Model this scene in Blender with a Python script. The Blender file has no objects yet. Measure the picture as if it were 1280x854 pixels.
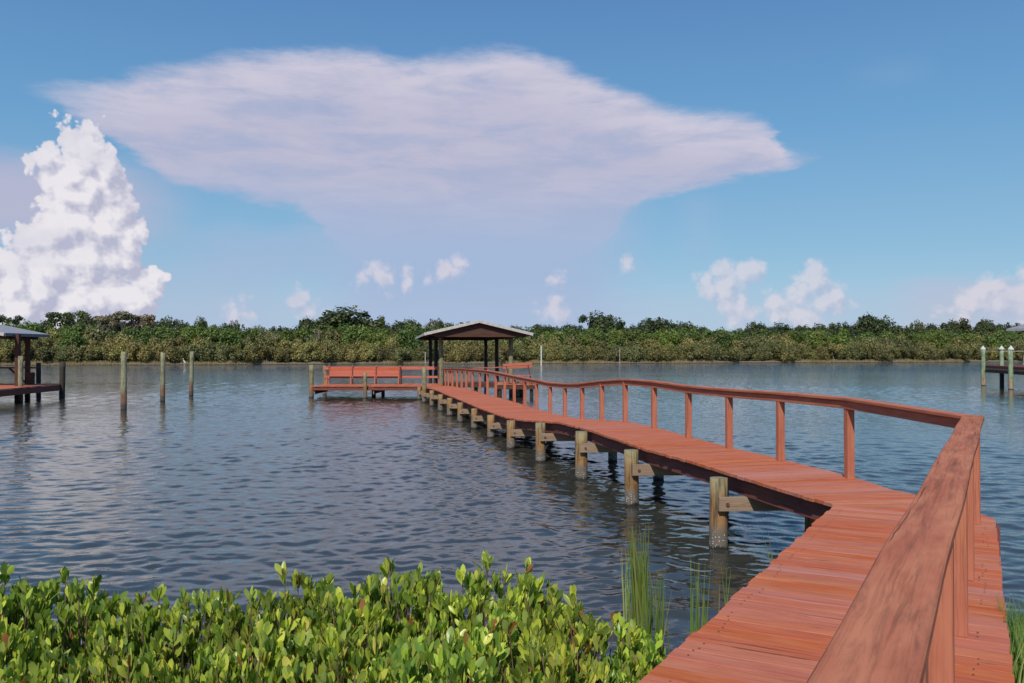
import bpy, math, random
import numpy as np
from mathutils import Vector, Matrix
R = math.radians
rnd = random.Random(7)
sc = bpy.context.scene
C = sc.collection
EYE = 2.33            # camera height above the water (water is z = 0)
F = 1080.0            # focal length in photo pixels, used only to turn measured angles into metres

# ---------------------------------------------------------------- camera
cd = bpy.data.cameras.new('camera'); cam = bpy.data.objects.new('camera', cd); C.objects.link(cam)
cam.location = (0, 0, EYE); cam.rotation_euler = (R(90 + 0.69), 0, 0)
cd.sensor_width = 36; cd.lens = 36 * F / 1280; cd.clip_start = 0.05; cd.clip_end = 9000
sc.camera = cam
sc.view_settings.view_transform = 'Standard'; sc.view_settings.look = 'None'
sc.view_settings.exposure = 0.0; sc.view_settings.gamma = 1.0
try: sc.view_settings.use_curve_mapping = False
except Exception: pass
# ---------------------------------------------------------------- sun
SUN_EL, SUN_AZ = 46.0, 195.0      # azimuth clockwise from +Y (north): behind and left of the camera
sd = bpy.data.lights.new('sun', 'SUN'); so = bpy.data.objects.new('sun', sd); C.objects.link(so)
sd.energy = 4.4; sd.angle = R(0.6); sd.color = (1.0, 0.93, 0.82)
sdir = Vector((math.sin(R(SUN_AZ))*math.cos(R(SUN_EL)), math.cos(R(SUN_AZ))*math.cos(R(SUN_EL)), math.sin(R(SUN_EL))))
so.rotation_euler = (-sdir).to_track_quat('-Z', 'Y').to_euler()

# ---------------------------------------------------------------- node helper
class NT:
    def __init__(s, tree): s.t = tree; s.n = tree.nodes; s.l = tree.links
    def node(s, typ, **kw):
        n = s.n.new(typ)
        for k, v in kw.items(): setattr(n, k, v)
        return n
    def put(s, sock, v):
        if hasattr(v, 'is_output') or isinstance(v, bpy.types.NodeSocket): s.l.new(v, sock)
        else: sock.default_value = v
    def math(s, op, a, b=0.0, c=None, clamp=False):
        n = s.node('ShaderNodeMath', operation=op, use_clamp=clamp)
        s.put(n.inputs[0], a); s.put(n.inputs[1], b)
        if c is not None: s.put(n.inputs[2], c)
        return n.outputs[0]
    def mix(s, f, a, b, blend='MIX'):
        n = s.node('ShaderNodeMix', data_type='RGBA', blend_type=blend)
        s.put(n.inputs[0], f); s.put(n.inputs[6], a); s.put(n.inputs[7], b)
        return n.outputs[2]
    def vmath(s, op, a, b=(0, 0, 0)):
        n = s.node('ShaderNodeVectorMath', operation=op)
        s.put(n.inputs[0], a); s.put(n.inputs[1], b)
        return n.outputs['Value'] if op in ('DISTANCE', 'LENGTH', 'DOT_PRODUCT') else n.outputs[0]
    def smooth(s, v, a, b, o0=0.0, o1=1.0):
        n = s.node('ShaderNodeMapRange', interpolation_type='SMOOTHSTEP')
        s.put(n.inputs[0], v); s.put(n.inputs[1], a); s.put(n.inputs[2], b); s.put(n.inputs[3], o0); s.put(n.inputs[4], o1)
        return n.outputs[0]
    def noise(s, vec, scale, detail=4, rough=0.55, dist=0.0, col=False, dim='3D'):
        n = s.node('ShaderNodeTexNoise', noise_dimensions=dim)
        s.put(n.inputs['Vector'], vec); n.inputs['Scale'].default_value = scale
        n.inputs['Detail'].default_value = detail; n.inputs['Roughness'].default_value = rough
        n.inputs['Distortion'].default_value = dist
        return n.outputs['Color' if col else 'Fac']
    def comb(s, x, y, z=0.0):
        n = s.node('ShaderNodeCombineXYZ'); s.put(n.inputs[0], x); s.put(n.inputs[1], y); s.put(n.inputs[2], z)
        return n.outputs[0]
    def curve(s, v, pts):
        n = s.node('ShaderNodeFloatCurve'); s.put(n.inputs[1], v)
        c = n.mapping.curves[0]
        while len(c.points) > 2: c.points.remove(c.points[1])
        c.points[0].location = pts[0]; c.points[1].location = pts[-1]
        for p in pts[1:-1]: c.points.new(*p)
        n.mapping.use_clip = False
        n.mapping.update()
        return n.outputs[0]

# ---------------------------------------------------------------- sky
W = bpy.data.worlds.new('World'); sc.world = W; W.use_nodes = True
w = NT(W.node_tree); w.n.clear()
def azel(x, y):                     # a direction measured in the photo -> azimuth, elevation
    a = math.atan((x - 640) / F); return a, math.atan((440 - y) / F * math.cos(a))
tc = w.node('ShaderNodeTexCoord'); sep = w.node('ShaderNodeSeparateXYZ'); w.l.new(tc.outputs['Generated'], sep.inputs[0])
AZ = w.math('ARCTAN2', sep.outputs[0], sep.outputs[1])
EL = w.math('ARCSINE', sep.outputs[2])
sky = w.node('ShaderNodeTexSky'); sky.sky_type = 'NISHITA'; sky.sun_disc = False
sky.sun_elevation = R(SUN_EL); sky.sun_rotation = R(SUN_AZ)
sky.air_density = 1.0; sky.dust_density = 0.6; sky.ozone_density = 2.2; sky.altitude = 0
STR = 0.12
K = 1.0 / STR
def lin(r, g, b, k=K):
    f = lambda c: ((c/255+0.055)/1.055)**2.4 if c > 10 else c/255/12.92
    return (f(r)*k, f(g)*k, f(b)*k, 1)
P = w.comb(AZ, EL, 0)
warp = w.noise(P, 9, 5, .6, col=True)
Wv = w.vmath('MULTIPLY', w.vmath('SUBTRACT', warp, (.5, .5, .5)), (.030, .016, 0))
warp2 = w.noise(w.vmath('MULTIPLY', P, (1, 3.6, 1)), 15, 7, .66, col=True)
Wv2 = w.vmath('MULTIPLY', w.vmath('SUBTRACT', warp2, (.5, .5, .5)), (.050, .030, 0))
PA = w.vmath('ADD', w.vmath('ADD', P, Wv), Wv2)
sepA = w.node('ShaderNodeSeparateXYZ'); w.l.new(PA, sepA.inputs[0])
U = w.math('MULTIPLY_ADD', sepA.outputs[0], 1/1.2, 0.5)        # azimuth -0.6..0.6 -> 0..1
V = w.math('MULTIPLY', sepA.outputs[1], 2.0)                    # elevation 0..0.5 -> 0..1
def cpts(lst):
    out = []
    for x, y in lst:
        a, e = azel(x, y); out.append((max(0, min(1, a/1.2+.5)), e*2))
    return out
top = cpts([(-80,118),(0,106),(60,96),(120,90),(180,76),(240,64),(320,54),(400,47),(460,49),(505,66),(540,58),(600,50),(650,50),(700,66),(750,90),(800,104),(850,126),(900,130),(945,138),(966,156),(985,182),(1030,191),(1060,197)])
bot = cpts([(-80,104),(0,102),(40,118),(90,142),(150,186),(220,226),(300,248),(385,270),(440,330),(600,350),(720,330),(790,262),(830,246),(900,228),(980,214),(1020,197),(1050,190)])
T = w.curve(U, top); B = w.curve(U, bot)
m_top = w.smooth(w.math('SUBTRACT', T, V), -0.002, 0.050)
m_bot = w.smooth(w.math('SUBTRACT', V, B), -0.008, 0.020)
ends = w.math('MULTIPLY', w.smooth(AZ, azel(-10, 0)[0], azel(170, 0)[0]), w.smooth(AZ, azel(1035, 0)[0], azel(985, 0)[0]))
ends2 = w.math('MULTIPLY', w.smooth(sepA.outputs[0], azel(-60, 0)[0], azel(170, 0)[0], .0, 1), w.smooth(sepA.outputs[0], azel(1050, 0)[0], azel(1000, 0)[0]))
anvil = w.math('MULTIPLY', w.math('MULTIPLY', m_top, m_bot), ends2)
rotm = w.node('ShaderNodeMapping'); w.put(rotm.inputs[0], P); rotm.inputs['Rotation'].default_value = (0, 0, R(9)); rotm.inputs['Scale'].default_value = (1, 4.5, 1)
streak = w.noise(rotm.outputs[0], 8, 8, .64, .3)
lump = w.noise(P, 10, 5, .55)
anvil = w.math('MULTIPLY', anvil, w.math('MULTIPLY', w.smooth(streak, .25, .55, .80, .98), w.smooth(V, .18, .44, .80, 1.0)))
# fine veil hanging below the anvil, two faint bands beside it
def band(x0, x1, y0, y1, soft, a, src=None):
    src = src or sepA
    ax0, _ = azel(x0, 0); ax1, _ = azel(x1, 0)
    e0 = azel((x0+x1)/2, y1)[1]; e1 = azel((x0+x1)/2, y0)[1]
    hx = w.math('MULTIPLY', w.smooth(src.outputs[0], ax0, ax0+soft), w.smooth(src.outputs[0], ax1, ax1-soft))
    hy = w.math('MULTIPLY', w.smooth(src.outputs[1], e0, e0+soft*.35), w.smooth(src.outputs[1], e1, e1-soft*.35))
    return w.math('MULTIPLY', w.math('MULTIPLY', hx, hy), a)
veil = band(350, 835, 190, 520, .12, .92)
b1 = band(-400, 270, 160, 320, .13, .85)
b2 = band(190, 480, 270, 362, .09, .60)
b3 = band(-200, 420, 300, 500, .12, .40)
b4 = band(830, 920, 235, 330, .05, .22)
b5 = band(1040, 1190, 60, 125, .08, .16)
b6 = band(1080, 1500, 335, 460, .07, .62)
b7 = band(150, 1200, 350, 500, .10, .42)
# base sky: bluer and cleaner than the raw model near the horizon
skyc = w.mix(1.0, sky.outputs[0], (1.0, 1.0, 1.0, 1), 'MULTIPLY')
grad = w.node('ShaderNodeValToRGB'); w.put(grad.inputs[0], w.math('MULTIPLY', EL, 2.0))
cr = grad.color_ramp; cr.elements[0].position = 0; cr.elements[0].color = lin(168, 200, 224, 1); cr.elements[1].position = .82; cr.elements[1].color = lin(84, 134, 192, 1)
e = cr.elements.new(.22); e.color = lin(134, 182, 214, 1)
e = cr.elements.new(.5); e.color = lin(104, 162, 207, 1)
gradK = w.mix(1.0, grad.outputs[0], (K*.93, K*.95, K*.97, 1), 'MULTIPLY')
col = w.mix(.80, skyc, gradK)
mauve = w.mix(w.smooth(streak, .34, .66), lin(173, 179, 207), lin(190, 189, 211))
mauve = w.mix(w.math('MULTIPLY', w.smooth(lump, .35, .7), w.smooth(EL, .17, .34)), mauve, lin(198, 193, 212))
mauve = w.mix(w.math('MULTIPLY', w.smooth(w.math('SUBTRACT', T, V), .02, .16, 1, 0), w.smooth(streak, .3, .6, .2, .75)), mauve, lin(212, 207, 222))
bluem = lin(164, 184, 216)
lowc = w.mix(w.smooth(EL, .10, .22), bluem, mauve)
for m, cc in ((veil, lowc), (b2, bluem), (b3, lin(172,184,214)), (b4, lin(170,186,214)), (b5, lin(170,190,216)), (b6, lin(186,190,212)), (b7, lin(176,192,218)), (b1, lin(186,184,208)), (anvil, lowc)):
    col = w.mix(m, col, cc)
# cumulus towers: a density field, sampled again towards the light for its shading
def blob_group(name, blobs):
    g = bpy.data.node_groups.new(name, 'ShaderNodeTree')
    g.interface.new_socket('P', in_out='INPUT', socket_type='NodeSocketVector')
    g.interface.new_socket('D', in_out='OUTPUT', socket_type='NodeSocketFloat')
    q = NT(g); gi = q.node('NodeGroupInput'); go = q.node('NodeGroupOutput')
    pw = q.noise(gi.outputs[0], 14, 3, .5, col=True)
    p = q.vmath('ADD', gi.outputs[0], q.vmath('MULTIPLY', q.vmath('SUBTRACT', pw, (.5, .5, .5)), (.024, .024, 0)))
    acc = None
    for x, y, r in blobs:
        a, e_ = azel(x, y)
        d = q.vmath('DISTANCE', p, (a, e_, 0))
        f = q.math('MULTIPLY_ADD', d, -F / r, 1.0)
        f = q.math('MULTIPLY', f, min(1.0, r/45) ** .6)
        if acc is None: acc = f
        else: acc = q.math('SMOOTH_MAX', acc, f, .12)
    def vor(sc_, det):
        v = q.node('ShaderNodeTexVoronoi', feature='SMOOTH_F1', voronoi_dimensions='2D')
        q.put(v.inputs['Vector'], p); v.inputs['Scale'].default_value = sc_; v.inputs['Smoothness'].default_value = .40
        v.inputs['Detail'].default_value = det; v.inputs['Roughness'].default_value = .6
        return v.outputs['Distance']
    b = q.math('MULTIPLY_ADD', vor(27, 3.0), -.62, .29)
    b2_ = q.math('MULTIPLY_ADD', q.noise(p, 70, 5, .58), .15, .03)
    o = q.math('ADD', acc, q.math('ADD', b, b2_))
    q.put(go.inputs[0], o)
    return g
BL = [(84,168,34),(76,200,38),(108,205,42),(40,300,36),(20,350,44),(172,345,34),(92,182,40),(84,215,42),(125,215,42),(140,240,34),(95,250,48),(75,285,50),(120,285,56),(150,300,34),(60,330,58),(110,335,62),(160,325,32),(45,365,56),(95,380,62),(140,370,52),(168,375,36),(30,385,42),(180,400,30),(110,160,22)]
BS = [(296,389,28),(480,351,30),(450,350,28),(510,352,24),(575,330,26),(556,344,24),(532,352,20),(935,340,34),(912,355,40),(890,362,32),(920,385,34),(950,330,20),(1018,355,38),(1000,372,42),(1030,378,42),(972,382,34),(1045,392,26),(1215,380,40),(1245,378,46),(1285,372,48),(1190,388,24),(370,380,30),(695,356,22),(785,326,22),(690,384,34),(1010,400,44),(385,392,30)]
def cumulus(col, blobs, name, alpha, bright, shade, edge, disp):
    g = blob_group(name, blobs)
    n1 = w.node('ShaderNodeGroup'); n1.node_tree = g; w.put(n1.inputs[0], P)
    n2 = w.node('ShaderNodeGroup'); n2.node_tree = g; w.put(n2.inputs[0], w.vmath('ADD', P, disp))
    D, D2 = n1.outputs[0], n2.outputs[0]
    a = w.math('MULTIPLY', w.smooth(D, .03, edge), alpha)
    lit = w.math('ADD', w.math('MULTIPLY', w.math('SUBTRACT', D, D2), 2.0), .66, clamp=True)
    lit = w.math('MULTIPLY', lit, w.smooth(D, 0, .5, .82, 1.0))
    lit = w.math('MULTIPLY', lit, w.smooth(w.noise(P, 11, 4, .6), .30, .54, .62, 1.0))
    return w.mix(a, col, w.mix(lit, shade, bright))
col = cumulus(col, BS, 'small_cumulus', .66, lin(224, 216, 224), lin(180, 188, 213), .5, (-.006, .008, 0))
col = cumulus(col, BL, 'tower_cumulus', .97, lin(236, 232, 237), lin(182, 184, 206), .16, (-.008, .0115, 0))
# below the horizon the far air, never seen
bg = w.node('ShaderNodeBackground'); w.put(bg.inputs[0], col); bg.inputs[1].default_value = STR
wo = w.node('ShaderNodeOutputWorld'); w.l.new(bg.outputs[0], wo.inputs[0])
W.cycles.sampling_method = 'MANUAL'; W.cycles.sample_map_resolution = 512

# ---------------------------------------------------------------- object helpers
def tag(o, label=None, cat=None, group=None, kind=None):
    if label: o['label'] = label
    if cat: o['category'] = cat
    if group: o['group'] = group
    if kind: o['kind'] = kind
    return o
def thing(name, label, cat, loc=(0, 0, 0), rz=0, group=None):
    o = bpy.data.objects.new(name, None); C.objects.link(o); o.location = loc; o.rotation_euler = (0, 0, rz)
    o.empty_display_size = .2
    return tag(o, label, cat, group)
class MB:
    """collects polygons with UVs (u = metres along the grain, v = metres across)"""
    def __init__(s): s.v = []; s.f = []; s.uv = []
    def face(s, idx, uvs): s.f.append(tuple(idx)); s.uv.extend(uvs)
    def sweep(s, path, sec, up=(0, 0, 1), caps=True, closed=True, uoff=None, side=None):
        """sweep a 2-D section (across, up) along a path of points"""
        path = [Vector(p) for p in path]; up = Vector(up); n = len(sec); base = len(s.v)
        uo = rnd.random()*50 if uoff is None else uoff; vo = rnd.random()*20
        dist = 0; per = [0]
        for i in range(n):
            a, b = sec[i], sec[(i+1) % n]; per.append(per[-1] + math.hypot(b[0]-a[0], b[1]-a[1]))
        us = []
        for i, p in enumerate(path):
            if i: dist += (p - path[i-1]).length
            us.append(dist + uo)
            if i == 0: t = path[1]-p
            elif i == len(path)-1: t = p-path[i-1]
            else: t = (path[i+1]-p).normalized() + (p-path[i-1]).normalized()
            t = t.normalized(); a = t.cross(up)
            if side is not None: a = Vector(side)
            a.normalize(); b = a.cross(t).normalized()
            if side is not None: b = up.normalized()
            mit = 1.0
            if 0 < i < len(path)-1 and side is None:
                c = t.dot((path[i+1]-p).normalized()); mit = 1/max(.4, c)
            for (x, y) in sec: s.v.append(p + a*x*mit + b*y)
        for i in range(len(path)-1):
            for j in range(n):
                k = (j+1) % n
                q = [base+i*n+j, base+(i+1)*n+j, base+(i+1)*n+k, base+i*n+k]
                s.face(q, [(us[i], per[j]+vo), (us[i+1], per[j]+vo), (us[i+1], per[j+1]+vo), (us[i], per[j+1]+vo)])
        if caps:
            s.face([base+j for j in range(n)], [(sec[j][0]*.3+uo, sec[j][1]+vo) for j in range(n)])
            e_ = base+(len(path)-1)*n
            s.face([e_+j for j in reversed(range(n))], [(sec[j][0]*.3+uo, sec[j][1]+vo) for j in reversed(range(n))])
        return s
    def build(s, name, mat, parent=None, smooth=False, bevel=0):
        me = bpy.data.meshes.new(name); me.from_pydata([tuple(v) for v in s.v], [], s.f)
        if s.uv:
            ul = me.uv_layers.new(name='UVMap')
            ul.data.foreach_set('uv', np.array(s.uv, dtype=np.float32).ravel())
        me.materials.append(mat)
        if smooth: me.polygons.foreach_set('use_smooth', [True]*len(me.polygons))
        me.update()
        import bmesh
        bm = bmesh.new(); bm.from_mesh(me); bmesh.ops.recalc_face_normals(bm, faces=bm.faces); bm.to_mesh(me); bm.free()
        o = bpy.data.objects.new(name, me); C.objects.link(o)
        if parent: o.parent = parent
        if bevel:
            b = o.modifiers.new('bevel', 'BEVEL'); b.width = bevel; b.segments = 1; b.limit_method = 'ANGLE'
        return o
def rect(w_, h, c=.004):
    x, y = w_/2, h/2
    return [(-x+c, -y), (x-c, -y), (x, -y+c), (x, y-c), (x-c, y), (-x+c, y), (-x, y-c), (-x, -y+c)]
def circ(r, n=14, ry=None): return [(r*math.cos(2*math.pi*i/n), (ry or r)*math.sin(2*math.pi*i/n)) for i in range(n)]
def bar(mb, p0, p1, w_, h, c=.004, up=(0, 0, 1)): return mb.sweep([p0, p1], rect(w_, h, c), up)
def post_mb(mb, x, y, z0, z1, w_, rz=0, c=.004):
    return mb.sweep([(x, y, z0), (x, y, z1)], rect(w_, w_, c), up=(-math.sin(rz), math.cos(rz), 0))

# ---------------------------------------------------------------- materials
def mat(name):
    m = bpy.data.materials.new(name); m.use_nodes = True; t = NT(m.node_tree); t.n.clear()
    out = t.node('ShaderNodeOutputMaterial'); b = t.node('ShaderNodeBsdfPrincipled'); t.l.new(b.outputs[0], out.inputs[0])
    return m, t, b
def bump(t, b, h, strength, dist):
    n = t.node('ShaderNodeBump'); n.inputs['Strength'].default_value = strength; n.inputs['Distance'].default_value = dist
    t.put(n.inputs['Height'], h); t.l.new(n.outputs[0], b.inputs['Normal'])
def painted_wood(name, base, faded, grime, bare, wear=.5, grimy=.5, rough=.78, g0=.56, g1=.72, knots=.45, odd=0.0, gs=(2.6, 9, 1)):
    m, t, b = mat(name)
    uv = t.node('ShaderNodeUVMap').outputs[0]; geo = t.node('ShaderNodeNewGeometry'); ri = geo.outputs['Random Per Island']
    shift = t.vmath('ADD', uv, t.comb(t.math('MULTIPLY', ri, 37.0), t.math('MULTIPLY', ri, 11.0), ri))
    wob = t.vmath('ADD', shift, t.vmath('MULTIPLY', t.noise(t.vmath('MULTIPLY', shift, (2, 6, 1)), 1.5, 2, .5, col=True), (0, .03, 0)))
    grain = t.noise(t.vmath('MULTIPLY', wob, (2.2, 75, 1)), 1.0, 5, .6)
    fine = t.noise(t.vmath('MULTIPLY', wob, (9, 260, 1)), 1.0, 3, .6)
    blot = t.noise(t.vmath('MULTIPLY', shift, (1.6, 6, 1)), 1.6, 5, .62)
    blot2 = t.noise(t.vmath('MULTIPLY', shift, gs), 2.3, 6, .68, .6)
    c = t.mix(t.smooth(blot, .35, .68), base, faded)
    c = t.mix(t.math('MULTIPLY', t.math('GREATER_THAN', t.math('FRACT', t.math('MULTIPLY', ri, 13.7)), .86), odd), c, (.44, .18, .135, 1))
    hs = t.node('ShaderNodeHueSaturation'); t.put(hs.inputs['Value'], t.math('MULTIPLY_ADD', ri, .11, .94)); t.put(hs.inputs['Hue'], t.math('MULTIPLY_ADD', t.math('FRACT', t.math('MULTIPLY', ri, 7.3)), .010, .495)); t.put(hs.inputs['Saturation'], t.math('MULTIPLY_ADD', t.math('FRACT', t.math('MULTIPLY', ri, 3.7)), .16, .90)); t.put(hs.inputs['Color'], c)
    c = hs.outputs[0]
    c = t.mix(t.math('MULTIPLY', t.smooth(grain, .48, .68), .72), c, t.mix(1.0, c, (.62, .58, .55, 1), 'MULTIPLY'))
    c = t.mix(t.math('MULTIPLY', t.smooth(blot2, g0, g1), grimy), c, grime)
    # paint rubbed off along the grain
    wm = t.math('MULTIPLY', t.smooth(t.math('ADD', t.math('MULTIPLY', blot2, .75), t.math('MULTIPLY', grain, .38)), .30, .42, 1, 0), wear)
    c = t.mix(wm, c, bare)
    kn = t.node('ShaderNodeTexVoronoi', feature='F1'); t.put(kn.inputs['Vector'], t.vmath('MULTIPLY', shift, (2.1, 7.0, 1))); kn.inputs['Scale'].default_value = 1.0
    knot = t.smooth(kn.outputs['Distance'], .02, .12, 1, 0)
    c = t.mix(t.math('MULTIPLY', knot, knots), c, grime)
    crack = t.smooth(t.noise(t.vmath('MULTIPLY', wob, (.7, 46, 1)), 1.0, 2, .4), .71, .735)
    c = t.mix(t.math('MULTIPLY', crack, .7), c, (.05, .022, .015, 1))
    t.put(b.inputs['Base Color'], c); b.inputs['Roughness'].default_value = rough
    b.inputs['Specular IOR Level'].default_value = .16
    h = t.math('ADD', t.math('MULTIPLY', grain, .6), t.math('MULTIPLY', fine, .25))
    h = t.math('SUBTRACT', h, t.math('MULTIPLY', crack, .9)); h = t.math('SUBTRACT', h, t.math('MULTIPLY', knot, .3))
    bump(t, b, h, .6, .004)
    return m
RED = (.42, .108, .050, 1); PINK = (.45, .142, .074, 1); GRIME = (.13, .065, .05, 1); BARE = (.36, .25, .16, 1)
M_deck = painted_wood('painted_deck_wood', RED, PINK, GRIME, (.50, .27, .21, 1), .7, .25, odd=.55)
M_rail = painted_wood('painted_rail_wood', (.38, .11, .052, 1), (.43, .145, .070, 1), GRIME, (.42, .20, .12, 1), .35, .12)
M_cap = painted_wood('weathered_cap_rail_wood', (.36, .098, .040, 1), (.45, .155, .066, 1), (.13, .055, .035, 1), (.48, .22, .11, 1), .55, .62, .8, .46, .70, .15, gs=(.9, 11, 1))
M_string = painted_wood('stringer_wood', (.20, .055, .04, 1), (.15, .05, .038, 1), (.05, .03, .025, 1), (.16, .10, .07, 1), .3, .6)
M_raw = painted_wood('raw_treated_wood', (.24, .17, .11, 1), (.30, .21, .14, 1), (.10, .06, .04, 1), (.40, .14, .08, 1), .5, .6)
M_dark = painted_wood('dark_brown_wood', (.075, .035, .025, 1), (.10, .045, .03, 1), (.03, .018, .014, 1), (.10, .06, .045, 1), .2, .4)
M_bench = painted_wood('bright_red_painted_wood', (.45, .11, .065, 1), (.48, .14, .085, 1), GRIME, (.48, .2, .14, 1), .25, .12)

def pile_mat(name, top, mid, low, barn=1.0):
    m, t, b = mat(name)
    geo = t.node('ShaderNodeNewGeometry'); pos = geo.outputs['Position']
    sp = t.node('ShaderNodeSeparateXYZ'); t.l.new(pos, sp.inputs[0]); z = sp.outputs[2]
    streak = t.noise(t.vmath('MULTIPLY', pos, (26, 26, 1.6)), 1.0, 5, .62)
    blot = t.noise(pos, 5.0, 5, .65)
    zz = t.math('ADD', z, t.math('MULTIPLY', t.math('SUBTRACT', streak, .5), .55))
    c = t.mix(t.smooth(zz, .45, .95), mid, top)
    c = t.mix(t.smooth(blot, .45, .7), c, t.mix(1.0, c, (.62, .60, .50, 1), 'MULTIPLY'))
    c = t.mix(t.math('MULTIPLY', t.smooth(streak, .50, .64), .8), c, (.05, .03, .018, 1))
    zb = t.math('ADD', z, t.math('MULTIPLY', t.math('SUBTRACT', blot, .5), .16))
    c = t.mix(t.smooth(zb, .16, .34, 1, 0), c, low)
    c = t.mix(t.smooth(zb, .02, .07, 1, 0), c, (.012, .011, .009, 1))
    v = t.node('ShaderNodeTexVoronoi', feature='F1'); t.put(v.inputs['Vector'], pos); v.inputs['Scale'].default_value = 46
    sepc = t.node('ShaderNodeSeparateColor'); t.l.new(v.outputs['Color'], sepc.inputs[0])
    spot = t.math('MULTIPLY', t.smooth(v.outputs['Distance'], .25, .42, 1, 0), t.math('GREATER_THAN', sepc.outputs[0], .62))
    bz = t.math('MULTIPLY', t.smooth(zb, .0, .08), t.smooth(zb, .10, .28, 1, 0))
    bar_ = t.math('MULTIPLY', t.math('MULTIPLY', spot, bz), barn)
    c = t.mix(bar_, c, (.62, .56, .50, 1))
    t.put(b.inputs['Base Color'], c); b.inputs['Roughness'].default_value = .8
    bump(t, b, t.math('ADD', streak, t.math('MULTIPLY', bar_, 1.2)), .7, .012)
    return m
M_pile = pile_mat('treated_pile_wood', (.23, .22, .125, 1), (.28, .155, .06, 1), (.13, .11, .09, 1))
M_moor = pile_mat('mooring_post_wood', (.25, .245, .15, 1), (.20, .10, .055, 1), (.06, .045, .035, 1), .3)
M_mint = pile_mat('green_treated_post_wood', (.25, .34, .21, 1), (.36, .29, .19, 1), (.30, .22, .15, 1), .5)
M_black = pile_mat('black_and_shaded_post_wood', (.035, .028, .022, 1), (.03, .022, .018, 1), (.02, .018, .015, 1), .4)  # black posts; also holds the painted roof shade of the shelter's rear posts

def plain(name, c1, c2, rough=.6, scale=6, stretch=(1, 1, 1), metal=0):
    m, t, b = mat(name)
    p = t.node('ShaderNodeTexCoord').outputs['Object']
    n = t.noise(t.vmath('MULTIPLY', p, stretch), scale, 5, .6)
    t.put(b.inputs['Base Color'], t.mix(t.smooth(n, .35, .65), c1, c2)); b.inputs['Roughness'].default_value = rough; b.inputs['Metallic'].default_value = metal
    bump(t, b, n, .3, .01)
    return m
M_trim = plain('pale_roof_trim', (.48, .46, .44, 1), (.38, .36, .34, 1))
M_metal = plain('grey_metal_roofing', (.22, .21, .23, 1), (.30, .29, .31, 1), .55, 3, (8, 1, 1))
M_white = plain('white_paint', (.58, .57, .54, 1), (.48, .48, .45, 1), .6)
M_bolt = plain('rusty_iron', (.08, .035, .02, 1), (.14, .06, .03, 1), .8, 40)

def leaf_mat(name, cols, trans=.35, rough=.45, varscale=None):
    m = bpy.data.materials.new(name); m.use_nodes = True; t = NT(m.node_tree); t.n.clear()
    geo = t.node('ShaderNodeNewGeometry'); ri = geo.outputs['Random Per Island']
    oi = t.node('ShaderNodeObjectInfo').outputs['Random']
    r = t.node('ShaderNodeValToRGB'); t.put(r.inputs[0], ri)
    cr = r.color_ramp
    cr.elements[0].position = cols[0][0]; cr.elements[0].color = cols[0][1]
    cr.elements[1].position = cols[-1][0]; cr.elements[1].color = cols[-1][1]
    for p_, c_ in cols[1:-1]: e_ = cr.elements.new(p_); e_.color = c_
    hs = t.node('ShaderNodeHueSaturation'); t.put(hs.inputs['Color'], r.outputs[0])
    t.put(hs.inputs['Value'], t.math('MULTIPLY_ADD', oi, .5, .75)); t.put(hs.inputs['Hue'], t.math('MULTIPLY_ADD', t.math('FRACT', t.math('MULTIPLY', oi, 5.7)), .035, .482))
    c = hs.outputs[0]
    if varscale:
        pos = geo.outputs['Position']; n = t.noise(pos, varscale, 3, .6)
        c = t.mix(t.smooth(n, .35, .65), t.mix(1.0, c, (.72, .8, .8, 1), 'MULTIPLY'), t.mix(1.0, c, (1.25, 1.18, 1.0, 1), 'MULTIPLY'))
    b = t.node('ShaderNodeBsdfPrincipled'); t.put(b.inputs['Base Color'], c); b.inputs['Roughness'].default_value = rough; b.inputs['Specular IOR Level'].default_value = .4
    tr = t.node('ShaderNodeBsdfTranslucent'); t.put(tr.inputs[0], t.mix(1.0, c, (1.3, 1.35, .6, 1), 'MULTIPLY'))
    mx = t.node('ShaderNodeMixShader'); mx.inputs[0].default_value = trans; t.l.new(b.outputs[0], mx.inputs[1]); t.l.new(tr.outputs[0], mx.inputs[2])
    o = t.node('ShaderNodeOutputMaterial'); t.l.new(mx.outputs[0], o.inputs[0])
    return m
M_leafN = leaf_mat('glossy_mangrove_leaf', [(0, (.09, .16, .03, 1)), (.25, (.18, .28, .045, 1)), (.5, (.27, .34, .085, 1)), (.7, (.35, .46, .05, 1)), (.92, (.55, .62, .10, 1)), (.975, (.62, .56, .12, 1)), (.985, (.30, .15, .05, 1)), (1, (.26, .09, .04, 1))], .38, .33)
M_leafM = leaf_mat('olive_mangrove_leaf', [(0, (.10, .10, .032, 1)), (.5, (.17, .172, .06, 1)), (1, (.32, .28, .125, 1))], .25, .6, .12)
M_leafG = leaf_mat('mid_green_leaf', [(0, (.055, .09, .018, 1)), (.5, (.10, .15, .03, 1)), (1, (.17, .215, .055, 1))], .25, .6, .12)
M_leafD = leaf_mat('dark_evergreen_leaf', [(0, (.03, .045, .016, 1)), (.5, (.05, .07, .024, 1)), (1, (.085, .105, .04, 1))], .2, .6, .12)
M_leafB = leaf_mat('dry_brown_leaf', [(0, (.09, .08, .04, 1)), (.5, (.15, .125, .075, 1)), (1, (.22, .18, .12, 1))], .2, .7, .12)
M_grass = leaf_mat('cordgrass_blade', [(0, (.12, .22, .04, 1)), (.7, (.24, .34, .08, 1)), (1, (.36, .30, .14, 1))], .4, .5)
M_bark = plain('grey_bark', (.20, .17, .14, 1), (.12, .10, .08, 1), .9, 4)
M_snag = plain('bleached_bark', (.36, .31, .27, 1), (.24, .20, .17, 1), .9, 4)
M_twig = plain('reddish_twig', (.075, .04, .025, 1), (.15, .10, .06, 1), .8, 20)

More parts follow.
